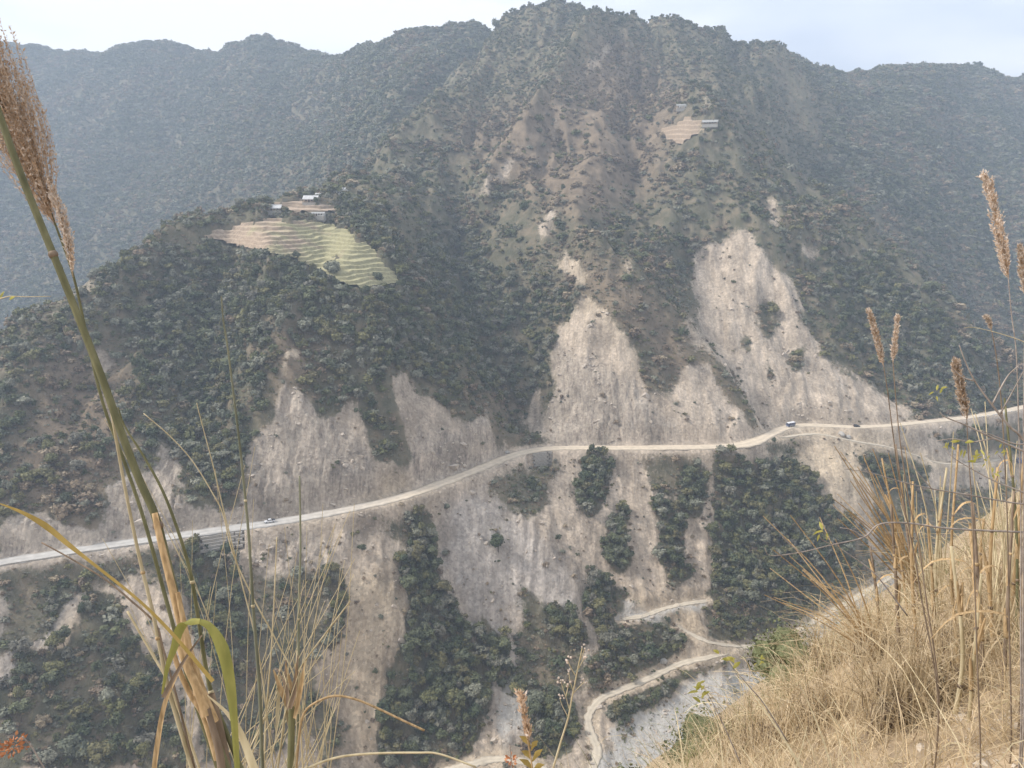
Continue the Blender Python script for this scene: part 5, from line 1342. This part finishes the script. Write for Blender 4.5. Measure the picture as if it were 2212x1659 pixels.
# --- other reeds on the left
LEFT = [
 ('thin dry reed with pale joints left of the thick stem', [(235, 860), (250, 945), (270, 1055), (300, 1200), (320, 1282), (336, 1352), (360, 1475), (372, 1517), (415, 1659)], 7, 14, 1.2, F_PALE, [22, 34]),
 ('straight olive reed passing above the pickup', [(478, 640), (482, 690), (490, 740), (502, 832), (520, 982), (535, 1130), (542, 1232), (548, 1330), (560, 1480), (567, 1659)], 4, 11, 1.3, F_GREEN, [30, 44]),
 ('upright dry stalk with a frayed tip right of the pickup', [(647, 1028), (649, 1180), (645, 1330), (645, 1480), (640, 1659)], 5, 9, 1.35, F_GREEN, [14, 22]),
 ('slanting olive reed behind the folded green leaf', [(255, 880), (270, 922), (310, 985), (350, 1058), (382, 1140), (410, 1232), (428, 1335), (452, 1480), (488, 1580), (520, 1659)], 4, 16, 1.18, F_OLIVE, [34, 46]),
 ('thin arching dry stalk leaning to the left skyline', [(310, 893), (365, 940), (415, 995), (460, 1067), (482, 1112), (502, 1192), (542, 1282), (600, 1390), (640, 1480), (655, 1659)], 2.5, 5, 1.4, F_PALE, []),
 ('faint thin stalk between the thick stem and the straight reed', [(425, 870), (430, 892), (460, 1005), (482, 1098), (520, 1250), (560, 1420), (590, 1659)], 2, 5, 1.4, F_PALE, []),
 ('short dry stalk slanting from the bottom left', [(275, 1320), (330, 1415), (362, 1472), (400, 1570), (430, 1659)], 6, 8, 1.25, F_PALE, []),
 ('dry stalk leaning right toward the scree', [(757, 1298), (702, 1370), (648, 1445), (620, 1520), (600, 1659)], 4, 7, 1.3, F_PALE, []),
 ('low stalk bowing right with drooping tip', [(917, 1578), (870, 1556), (820, 1532), (770, 1511), (725, 1503), (685, 1516), (656, 1542), (645, 1600), (640, 1659)], 6, 7, 1.25, F_TAN, []),
 ('long pale stalk lying across the bottom edge', [(1028, 1657), (950, 1629), (900, 1626), (800, 1628), (725, 1637), (660, 1662), (630, 1690)], 5, 8, 1.15, F_PALE, []),
 ('thin stalk crossing in front of the pale cliff base', [(90, 1172), (150, 1205), (225, 1250), (280, 1295), (335, 1347), (352, 1400), (380, 1500), (420, 1659)], 4, 7, 1.2, F_BROWN, []),
 ('dry stem rising between the two upright reeds', [(598, 1160), (592, 1300), (585, 1420), (575, 1540), (570, 1659)], 3, 6, 1.45, F_PALE, []),
]
for lb, px, w0, w1, d, mt, nd in LEFT:
    t = thing('reed_stalk', lb, 'reed', group=None); _, P, R = stem(px, w0 * .8, w1 * .82, d, mt, t); node_rings(t, P, R, nd, F_PALE if mt is not F_PALE else F_TAN)
t = thing('broken_reed', 'clump of frayed brown sheaths on a broken reed near the bottom', 'reed')
stem([(632, 1490), (630, 1560), (628, 1659)], 14, 17, 1.3, F_OLIVE, t)
rr = np.random.default_rng(4)
for k in range(13):
    u0 = 632 + rr.normal(0, 6); u1 = u0 + rr.normal(0, 22); v1 = rr.uniform(1400, 1470)
    leaf([(u0, rr.uniform(1500, 1560)), ((u0 + u1) / 2 + rr.normal(0, 4), 1490), (u1, v1)], [8, 12, 3], 1.3 + rr.normal(0, .02), [F_BROWN, F_TAN, F_PALE][k % 3], t, 'sheath', side=rr.standard_normal(3))
for k in range(5):
    u0 = 620 + rr.normal(0, 14); leaf([(u0, 1460), (u0 - 4, 1530), (u0 + rr.normal(0, 10), 1590)], [4, 9, 2], 1.31, F_PALE, t, 'sheath', side=rr.standard_normal(3))
# fine stalks filling between the reeds
mb = MB()
for k in range(46):
    u1 = rr.uniform(560, 780); v1 = rr.uniform(1080, 1480); u0 = rr.uniform(430, 720); um = (u0 + u1) / 2 + rr.normal(0, 12); d = rr.uniform(1.25, 1.6)
    P = path([(u1, v1), (um, (v1 + 1690) / 2), (u0, 1690)], d, n=12, root=True); mb.tube(P, np.linspace(wr(1.2, d), wr(3.2, d), 12), 4, False)
for k in range(14):
    u1 = rr.uniform(200, 560); v1 = rr.uniform(900, 1350); u0 = rr.uniform(400, 560); d = rr.uniform(1.25, 1.6)
    P = path([(u1, v1), ((u0 * .6 + u1 * .4), (v1 * .55 + 1690 * .45)), (u0, 1690)], d, n=14, root=True); mb.tube(P, np.linspace(wr(1.2, d), wr(3, d), 14), 4, False)
obj('fine_grass', mb.mesh('fine_grass', F_PALE), kind='stuff', label='fine dry grass stalks between the tall reeds')
# dry flower heads and sprigs
t = thing('rust_flower', 'rust brown dried flower head at the bottom left corner', 'flower')
stem([(48, 1590), (70, 1615), (95, 1659)], 3, 4, 1.0, F_TWIG, t)
fl = MB(); c0 = at_d(28, 1610, 1.0)
for k in range(90):
    dr = rr.standard_normal(3); dr /= np.linalg.norm(dr); c = c0 + dr * rr.uniform(.002, .013) * [1.25, 1, .95]; sd = np.cross(dr, rr.standard_normal(3)); sd /= np.linalg.norm(sd); z = rr.uniform(.004, .009)
    fl.add([c, c + dr * z * .5 + sd * z * .3, c + dr * z, c + dr * z * .5 - sd * z * .3], [(0, 1, 2, 3)])
obj('flower_head', fl.mesh('flower_head', F_RUST), t)
t = thing('yellow_sprig', 'sprig with pink spike and yellow leaves at the bottom centre', 'plant')
stem([(1127, 1515), (1135, 1560), (1142, 1610), (1150, 1659)], 2.5, 5, .9, F_TAN, t)
plume(t, [(1144, 1602), (1138, 1570), (1130, 1530), (1125, 1505)], .9, 40, .012, .0075, 9, 6, .006, .0003, -.1, fluff=.15)
for u0, v0, u1, v1 in ((1146, 1612, 1122, 1590), (1147, 1622, 1162, 1600), (1148, 1640, 1126, 1622), (1150, 1645, 1172, 1618), (1151, 1662, 1122, 1640), (1152, 1665, 1176, 1652), (1150, 1675, 1160, 1690)):
    leaf([(u0, v0), ((u0 + u1) / 2, (v0 + v1) / 2 - 4), (u1, v1)], [3, 14, 1], .9, F_LEAFY, t, side=(.4, .2, 1), fold=.15)
t = thing('rust_flower', 'rust flower head beside the pink sprig at the bottom edge', 'flower'); stem([(1104, 1640), (1106, 1659)], 3, 4, .95, F_TWIG, t)
fl = MB(); c0 = at_d(1104, 1642, .95)
for k in range(40):
    dr = rr.standard_normal(3); dr /= np.linalg.norm(dr); c = c0 + dr * rr.uniform(.001, .006); sd = np.cross(dr, rr.standard_normal(3)); sd /= np.linalg.norm(sd); z = rr.uniform(.003, .006)
    fl.add([c, c + dr * z * .5 + sd * z * .3, c + dr * z, c + dr * z * .5 - sd * z * .3], [(0, 1, 2, 3)])
obj('flower_head', fl.mesh('flower_head', F_RUST), t)
t = thing('dried_weed', 'pale branching dried weed with small seed heads at the bottom centre', 'plant')
stem([(1258, 1398), (1248, 1445), (1240, 1485), (1233, 1520), (1227, 1552), (1212, 1600), (1195, 1659)], 2.5, 5.5, 1.6, F_PALE, t)
V, F = ICO0
for br in ([(1231, 1535), (1222, 1505), (1214, 1480), (1212, 1470)], [(1227, 1548), (1215, 1525), (1209, 1508)], [(1236, 1500), (1250, 1485), (1263, 1472)], [(1244, 1460), (1232, 1440), (1226, 1425)], [(1246, 1450), (1256, 1432), (1262, 1420)], [(1238, 1492), (1231, 1470), (1229, 1452)], [(1250, 1432), (1258, 1415), (1263, 1402)], [(1222, 1505), (1226, 1488), (1228, 1478)]):
    b_, P, R = stem(br[::-1], 1.5, 2.5, 1.6, F_PALE, t, 'branch', False, 5); mb = MB()
    for k in range(5): mb.add(V * wr(rr.uniform(3, 6), 1.6) + P[0] + rr.normal(0, wr(8, 1.6), 3), F)
    obj('seed_head', mb.mesh('seed_head', F_FLUFF), b_)

# --- dry grass on the bank
def blades(name, n, mat, qr, tr, Lr, w, seed, label, lean=(.2, .9), keepf=None, bias=.3, seg=7, flat=0.0):
    rr = np.random.default_rng(seed); q = rr.uniform(*qr, n); t = tr[0] + (tr[1] - tr[0]) * rr.uniform(0, 1, n) ** 1.5
    cl = fbm(q * 2.2, t * 2.2, 2, seed); k = rr.uniform(0, 1, n) < np.clip(.65 + .9 * cl, .3, 1)
    # bare patch of earth at the viewer's feet
    k &= ~((np.hypot((q - .52) / .19, (t - 2.38) / .36) < 1 + .3 * cl) & (rr.uniform(0, 1, n) < .93))
    q, t = q[k], t[k]; n = len(q)
    x = -.664 * q + .748 * t; y = .748 * q + .664 * t; z = bank_z(x, y) - .02
    az = rr.uniform(0, 2 * math.pi, n); hx = np.cos(az) + bias * -.75; hy = np.sin(az) + bias * .30; nn = np.hypot(hx, hy) + 1e-6; hx, hy = hx / nn, hy / nn
    L_ = rr.uniform(*Lr, n) * np.clip(.75 + .5 * cl[k], .4, 1.3); ln = rr.uniform(*lean, n); cu = rr.gamma(2.0, .55, n)
    S = np.linspace(0, 1, seg + 1); W = w * rr.uniform(.6, 1.4, n)
    pts = []
    th = ln[:, None] + cu[:, None] * S[None] ** 1.3           # angle from vertical grows along the blade
    th = np.minimum(th + flat, 2.9)
    dx = np.sin(th); dz = np.cos(th); st = (L_ / seg)[:, None]
    H1 = np.concatenate([np.zeros((n, 1)), np.cumsum(dx[:, :-1] * st, 1)], 1); V1 = np.concatenate([np.zeros((n, 1)), np.cumsum(dz[:, :-1] * st, 1)], 1)
    wob = .04 * L_[:, None] * np.sin(S[None] * rr.uniform(2, 6, n)[:, None] + rr.uniform(0, 6, n)[:, None])
    cx = x[:, None] + H1 * hx[:, None] - wob * hy[:, None]; cy = y[:, None] + H1 * hy[:, None] + wob * hx[:, None]; cz = z[:, None] + V1
    a2 = rr.uniform(0, 2 * math.pi, n); wx, wy, wz = np.cos(a2) * .9, np.sin(a2) * .9, rr.uniform(-.5, .5, n)
    Wt = (W[:, None] * (1 - .75 * S[None] ** 1.5)) / 2
    A = np.stack([cx - wx[:, None] * Wt, cy - wy[:, None] * Wt, cz - wz[:, None] * Wt], -1); B = np.stack([cx + wx[:, None] * Wt, cy + wy[:, None] * Wt, cz + wz[:, None] * Wt], -1)
    Vv = np.stack([A, B], 2).reshape(-1, 3); base = (np.arange(n) * (seg + 1) * 2)[:, None] + 2 * np.arange(seg)[None]
    F = np.stack([base, base + 1, base + 3, base + 2], -1).reshape(-1, 4)
    me = new_mesh(name, Vv, F, mat, True); fattr(me, 'tint', np.repeat(rr.normal(0, .16, n), (seg + 1) * 2))
    return obj(name, me, kind='stuff', label=label)
blades('dry_grass', 20000, F_GRASS, (-1.2, 3.4), (1.0, 17), (.22, .62), .0044, 31, 'tangled straw coloured grass covering the near bank', lean=(.05, .8))
blades('matted_grass', 24000, F_GRASS, (-.4, 3.2), (1.0, 7.0), (.2, .5), .0032, 33, 'flattened straw lying on the near bank', lean=(.9, 1.5))
blades('green_grass', 3000, F_GRASSG, (2.0, 4.2), (1.4, 10), (.35, .8), .005, 35, 'green grass low on the bank edge', lean=(.2, .9))
blades('short_grass', 17000, F_GRASS, (-.5, 1.9), (1.3, 3.8), (.12, .42), .0032, 37, 'short dry grass close to the viewer', lean=(.1, 1.2))
blades('broad_straw', 2600, F_PALE, (-1.0, 3.2), (1.5, 9), (.3, .75), .0085, 39, 'broad pale straw blades among the dry grass', lean=(.15, 1.3))
# clumps with a dark base that can be told apart
def grass_clump(u, v, n, Lh, spread, seed, label, mat=F_GRASS, w=.0045, group=None, leanmax=.9):
    g, d = bank_hit(u, v); rr = np.random.default_rng(seed); t = thing('grass_clump', label, 'grass clump', tuple(g), group=group); mb = MB()
    for k in range(n):
        o = np.array([rr.normal(0, spread), rr.normal(0, spread), -.03]); az = rr.uniform(0, 6.28); ln = rr.uniform(.03, leanmax); L_ = Lh * rr.uniform(.55, 1.1); h_ = np.array([math.cos(az) - .35, math.sin(az) + .1, 0])
        P = catmull([o, o + h_ * L_ * .2 * ln + [0, 0, L_ * .45], o + h_ * L_ * .55 * ln + [0, 0, L_ * (.85 - .2 * ln)], o + h_ * L_ * (.85 * ln + .1) + [0, 0, L_ * (1 - .55 * ln)]], 8)
        mb.ribbon(P, w * rr.uniform(.6, 1.5) * np.linspace(1, .25, 8), rr.standard_normal(3), .2)
    obj('blades', mb.mesh('blades', mat, True), t); mb = MB()
    for k in range(n // 2):           # broken dead stems at the heart of the clump
        o = np.array([rr.normal(0, spread * .8), rr.normal(0, spread * .8), -.03]); a = rr.uniform(0, 6.28); L_ = Lh * rr.uniform(.25, .6); h_ = np.array([math.cos(a), math.sin(a), 0]) * rr.uniform(.05, .6)
        kink = o + h_ * L_ * .5 + [0, 0, L_ * .7]; mb.tube([o, (o + kink) / 2 + rr.normal(0, .01, 3), kink, kink + rr.normal(0, .06, 3) - [0, 0, rr.uniform(-.03, .06)]], [.0022, .002, .0018, .001], 4, False)
    obj('dead_stems', mb.mesh('dead_stems', F_BROWN, True), t); return t
CL = [(1985, 1290, 90, .62, .05, 'tall spiky clump of dry stems left of the thick canes'), (1790, 1560, 130, .42, .09, 'dense dry clump at the bottom, left of the bare earth'), (1950, 1560, 150, .5, .08, 'dense brown clump bordering the bare earth'),
      (1880, 1420, 120, .5, .09, 'high straw clump in the middle of the bank'), (2100, 1420, 120, .55, .09, 'straw clump among the thick canes'), (1700, 1600, 110, .35, .1, 'low straw clump near the bottom edge'),
      (1620, 1620, 90, .35, .1, 'arching straw clump near the lower left end of the bank'), (2190, 1330, 100, .6, .08, 'dry clump at the right edge of the picture'), (1800, 1440, 90, .4, .08, 'straw clump on the crest of the bank'), (2040, 1500, 110, .5, .08, 'dry clump just above the bare earth')]
for i, (u, v, n, Lh, sp, lb) in enumerate(CL): grass_clump(u, v, int(n * 1.5), Lh, sp * 1.15, 600 + i, lb)
# --- thick canes on the right
rr = np.random.default_rng(17)
CANES = [(2128, 1480, 2100, 1085, 12, F_BROWN), (2110, 1450, 2095, 1130, 10, F_TAN), (2060, 1560, 2055, 1180, 11, F_PALE), (2075, 1440, 2070, 960, 7, F_TAN), (2170, 1500, 2190, 1060, 9, F_BROWN), (2150, 1420, 2155, 1010, 9, F_TAN),
         (2020, 1420, 2003, 1120, 8, F_TAN), (1985, 1400, 1972, 1040, 8, F_TAN), (1945, 1420, 1925, 1090, 9, F_BROWN), (1905, 1390, 1880, 1180, 8, F_BROWN), (2200, 1420, 2170, 860, 7, F_OLIVE), (2205, 1600, 2208, 1180, 10, F_BROWN),
         (2030, 1380, 2045, 1010, 7, F_PALE), (2095, 1560, 2120, 1240, 9, F_PALE), (1965, 1330, 1905, 990, 6, F_TAN), (1990, 1320, 1935, 960, 6, F_BROWN), (2180, 1380, 2215, 940, 8, F_TAN), (2130, 1350, 2125, 1120, 8, F_TAN)]
NAMES = ['thick brown cane with split sheath', 'weathered tan cane', 'pale straight cane', 'slim tan cane reaching above the road', 'stout brown cane', 'tan cane', 'tan cane', 'slim tan cane', 'brown cane', 'short brown cane', 'tallest olive cane', 'thick brown cane',
         'slim pale cane', 'short pale cane', 'thin tan cane leaning left', 'thin brown cane leaning left', 'tan cane leaning right', 'short tan cane']
rank = {j: r for r, j in enumerate(np.argsort([c[0] for c in CANES]))}
ORD = ['first', 'second', 'third', 'fourth', 'fifth', 'sixth', 'seventh', 'eighth', 'ninth', 'tenth', 'eleventh', 'twelfth', 'thirteenth', 'fourteenth', 'fifteenth', 'sixteenth', 'seventeenth', 'eighteenth']
for i, (u0, v0, u1, v1, w, mt) in enumerate(CANES):
    g, d = bank_hit(u0, v0); g[2] -= .05
    t = thing('dry_cane', f"{NAMES[i]}, {ORD[rank[i]]} from the left of the bank canes", 'cane', group='dry canes on the bank')
    tip = at_d(u1, v1, d * rr.uniform(.96, 1.04)); mid = (g + tip) / 2 + rr.normal(0, .015, 3)
    P = catmull([g, mid, tip], 14); R = np.linspace(wr(w, d), wr(w, d) * .6, 14); mb = MB(); mb.tube(P, R, 7); obj('stem', mb.mesh('stem', mt, True), t)
    node_rings(t, P, R, [4, 9], F_BROWN if mt is not F_BROWN else F_TAN)
    for k in range(2):
        s = rr.integers(4, 10); T = P[s + 1] - P[s]; T /= np.linalg.norm(T); Lp = rr.uniform(.08, .16); mb = MB(); off = np.array([rr.normal(0, .006), rr.normal(0, .006), 0])
        mb.tube([P[s] + off * .2, P[s] + T * Lp * .5 + off, P[s] + T * Lp + off * 2.2], [R[s] * 1.25, R[s] * 1.1, R[s] * .55], 7, False); obj('sheath', mb.mesh('sheath', F_TAN, True), t)
    s = rr.integers(6, 12); a = rr.uniform(-1, 1); L_ = rr.uniform(.15, .3); q = P[s]
    mb = MB(); mb.ribbon(catmull([q, q + [a * L_ * .3, 0, L_ * .3], q + [a * L_ * .8, .02, L_ * .25], q + [a * L_ * 1.1, .03, -.05]], 10), np.array([.006, .01, .013, .013, .012, .011, .009, .007, .004, .001]), (.1, 1, .3), .2); obj('leaf', mb.mesh('leaf', F_TAN, True), t)
# fan of thin stems
for j, (u, v, lo, hi, vt, n, lb) in enumerate([(1995, 1290, 1790, 1960, (940, 1130), 24, 'fan of thin stems leaning left over the valley track'), (2020, 1330, 1930, 2060, (900, 1100), 14, 'upright fan of thin stems before the far road'), (1900, 1420, 1640, 1830, (1090, 1330), 16, 'loose spray of thin stems leaning far left over the wood'), (2160, 1380, 2080, 2240, (850, 1100), 16, 'thin upright stems at the right edge')]):
    g, d = bank_hit(u, v); t = thing('stem_fan', lb, 'grass clump', tuple(g)); mb = MB()
    for k in range(n):
        o = g + rr.normal(0, .035, 3) * [1, 1, 0]; tp = at_d(rr.uniform(lo, hi), rr.uniform(*vt), d * rr.uniform(.92, 1.08)); md_ = (o + tp) / 2 + np.array([0, 0, .05]) + rr.normal(0, .02, 3)
        mb.tube(catmull([o - g, md_ - g, tp - g], 9), np.linspace(wr(4, d), wr(1.6, d), 9), 4, False)
    obj('stems', mb.mesh('stems', F_PALE if j % 2 else F_TAN), t)
# plumes on the right
for lb, ax, st_, d, nb, L0, sp, sz, fl_ in [
 ('narrow brown plume on a dark stem, left one of a pair above the far road', [(1909, 792), (1900, 755), (1890, 715), (1880, 678)], [(1909, 792), (1918, 850), (1928, 930), (1945, 1050), (1975, 1200), (1990, 1290)], 2.7, 80, .05, .012, .008, .45),
 ('narrow brown plume, right one of a pair above the far road', [(1929, 785), (1932, 750), (1936, 715), (1938, 690)], [(1929, 785), (1935, 860), (1945, 960), (1965, 1090), (1985, 1180), (2000, 1290)], 2.9, 60, .045, .010, .008, .5),
 ('tall loose pale plume against the right ridge', [(2180, 605), (2170, 555), (2158, 500), (2145, 440), (2132, 388)], [(2178, 600), (2185, 680), (2195, 760), (2200, 900), (2205, 1100), (2205, 1350)], 2.4, 80, .075, .022, .008, .55),
 ('upright tan plume in front of the far road', [(2090, 905), (2082, 870), (2074, 830), (2064, 785)], [(2088, 900), (2092, 980), (2100, 1100), (2105, 1250), (2110, 1400)], 2.5, 80, .05, .016, .008, .3),
 ('small pale plume tip over the right ridge foot', [(2142, 715), (2138, 700), (2132, 688)], [(2142, 712), (2155, 790), (2165, 900), (2175, 1100), (2180, 1350)], 2.6, 30, .03, .006, .007, .8),
 ('pale plume cut off by the right edge', [(2214, 640), (2210, 590), (2208, 540)], [(2214, 640), (2212, 800), (2211, 1000), (2210, 1350)], 2.3, 50, .05, .012, .008, .5)]:
    t = thing('plumed_reed', lb, 'reed'); plume(t, ax, d, int(nb * 1.8), L0, sp * 1.4, len(lb), 10, sz * 1.15, .0008, .05, fluff=min(.9, fl_ + .2))
    stem(st_, 1.8, 4, d, F_BROWN if d > 2.45 else F_TWIG, t)
# twiggy shrub and single twigs
def twig(lb, lines, d, w, leaves=(), name='twiggy_branch', mat=F_TWIG):
    t = thing(name, lb, 'twig')
    for k, px in enumerate(lines):
        P = path(px, d, n=5 * len(px)); mb = MB(); mb.tube(P, np.linspace(wr(w if k == 0 else w * .55, d), wr(w * .3, d), len(P)), 5); obj('stem' if k == 0 else 'branch', mb.mesh('stem', mat, True), t)
    for (u, v, s) in leaves:
        for k in range(5):
            c = at_d(u + rr.normal(0, s * .35), v + rr.normal(0, s * .3), d); a = rr.uniform(0, 6.28); L_ = s * .8 * d / FPX; e = c + np.array([math.cos(a) * L_, rr.normal(0, .3) * L_, math.sin(a) * L_])
            mb = MB(); mb.ribbon(catmull([c, (c + e) / 2 + [0, 0, .1 * L_], e], 6), L_ * .38 * np.array([.2, .8, 1, .9, .5, .05]), np.array([-(e - c)[2], .3 * L_, (e - c)[0]]), .12); obj('leaf', mb.mesh('leaf', F_TWIGL, True), t)
    return t
twig('thickest grey twig slanting down to the right edge', [[(2290, 1060), (2212, 951), (2180, 920), (2143, 874), (2106, 823), (2085, 780), (2072, 745)], [(2160, 895), (2185, 850), (2212, 800)], [(2143, 874), (2175, 815), (2200, 790)], [(2106, 823), (2080, 815), (2055, 795)]], 2.2, 7)
twig('long grey twig with yellow leaves pointing at the far road', [[(2290, 1010), (2212, 975), (2147, 947), (2085, 918), (2042, 901), (2030, 890)], [(2147, 947), (2120, 952), (2095, 955), (2060, 948), (2025, 952)], [(2212, 960), (2190, 958), (2155, 945), (2120, 930)]], 2.1, 6, [(2073, 962, 22), (2030, 846, 16), (2050, 955, 14)])
twig('thin twig with curled yellow leaves below the long grey one', [[(2290, 1110), (2212, 1065), (2150, 1040), (2085, 1005), (2055, 985), (2040, 965)], [(2150, 1040), (2165, 1000), (2155, 980)]], 2.0, 4, [(2100, 990, 20), (2126, 992, 14), (2160, 975, 14), (2148, 1022, 14)])
twig('straight twig running across above the dry grass', [[(2290, 1095), (2212, 1089), (2168, 1083), (2085, 1068), (2013, 1056), (1941, 1039), (1879, 1021), (1823, 1013)], [(2013, 1056), (1990, 1030), (1965, 1000)]], 2.3, 4.5)
twig('leafless grey twig reaching left over the large wood', [[(2212, 1150), (2050, 1142), (1960, 1130), (1899, 1133), (1865, 1161), (1797, 1177), (1730, 1193), (1665, 1200), (1652, 1183)], [(1865, 1161), (1840, 1145), (1815, 1140)], [(1797, 1177), (1775, 1165), (1768, 1150)], [(1730, 1193), (1705, 1175), (1690, 1160)]], 2.9, 5)
twig('slender twig tipped with yellow leaves before the large wood', [[(1960, 1330), (1890, 1240), (1830, 1195), (1790, 1165), (1778, 1148)]], 2.8, 3.5, [(1775, 1147, 22)])
twig('leafy twig tip over the valley track', [[(1700, 1600), (1650, 1520), (1620, 1485), (1590, 1450), (1576, 1432)]], 2.6, 3.5, [(1576, 1432, 30), (1640, 1430, 14)])
twig('low leafy twig beside the gravel riverbed', [[(1600, 1650), (1560, 1560), (1535, 1510), (1520, 1488)]], 2.6, 3, [(1520, 1488, 30), (1512, 1480, 18)])
t = twig('pale seed stalk bending left over the ridge foot', [[(2300, 770), (2230, 745), (2190, 730), (2140, 715), (2100, 707), (2082, 708)]], 2.2, 2.5, mat=F_PALE)
t = twig('pale leaf tip entering from the left edge', [[(-90, 650), (-20, 646), (0, 645), (22, 640), (60, 641), (110, 640)]], 1.3, 4, [(8, 644, 20)], mat=F_PALE)
# shrubs along the bank's lower edge
def bank_shrub(q, tq, s, tone, label, seed):
    x = -.664 * q + .748 * tq; y = .748 * q + .664 * tq; z = float(bank_z(x, y)); r9 = np.random.default_rng(seed)
    t = thing('bank_shrub', label, 'shrub', (x, y, z)); lb = tree_lobes('bush', r9); c = MB(); crown_geo(c, [(a * s, b * s, e * s, r * s) for a, b, e, r in lb], 1700, .020, r9, .6); obj('crown', c.mesh('crown', M_LEAF[tone]), t)
    mb = MB()
    for a, b, e, r in lb[:4]: mb.tube([(0, 0, -.05), (a * s * .5, b * s * .5, e * s * .5), (a * s, b * s, e * s)], [.02, .012, .006], 5)
    obj('branches', mb.mesh('branches', M_BARK, True), t)
for i, (q, tq, s, tn, lb) in enumerate([(3.8, 2.4, .8, 'dark', 'dark green shrub under the lower left end of the grassy bank'), (3.9, 3.5, .9, 'dark', 'green shrub below the bank beside the pale riverbed'), (3.9, 4.8, .9, 'dark', 'dark shrub on the bank edge beside the gravel'), (4.1, 6.4, 1.0, 'dark', 'dark shrub below the crest of the bank'), (4.1, 8.2, 1.0, 'dark', 'low shrub on the bank edge near the valley track')]): bank_shrub(q, tq, s, tn, lb, 900 + i)
# small stones on the bare earth
mb = MB(); rr = np.random.default_rng(77)
for k in range(120):
    u, v = rr.uniform(1980, 2230), rr.uniform(1530, 1690); g, d = bank_hit(u, v); s = .004 + rr.pareto(2.5) * .006; s = min(s, .04); V, F = ICO0
    mb.add(V * s * (1 + .25 * rr.standard_normal((12, 1))) * [1, .9, .6] + g + [0, 0, s * .2], F)
obj('pebbles', mb.mesh('pebbles', simple('pebble', (.46, .39, .31), .9, .25, 20)), kind='stuff', label='pebbles on the bare earth at the bottom right')
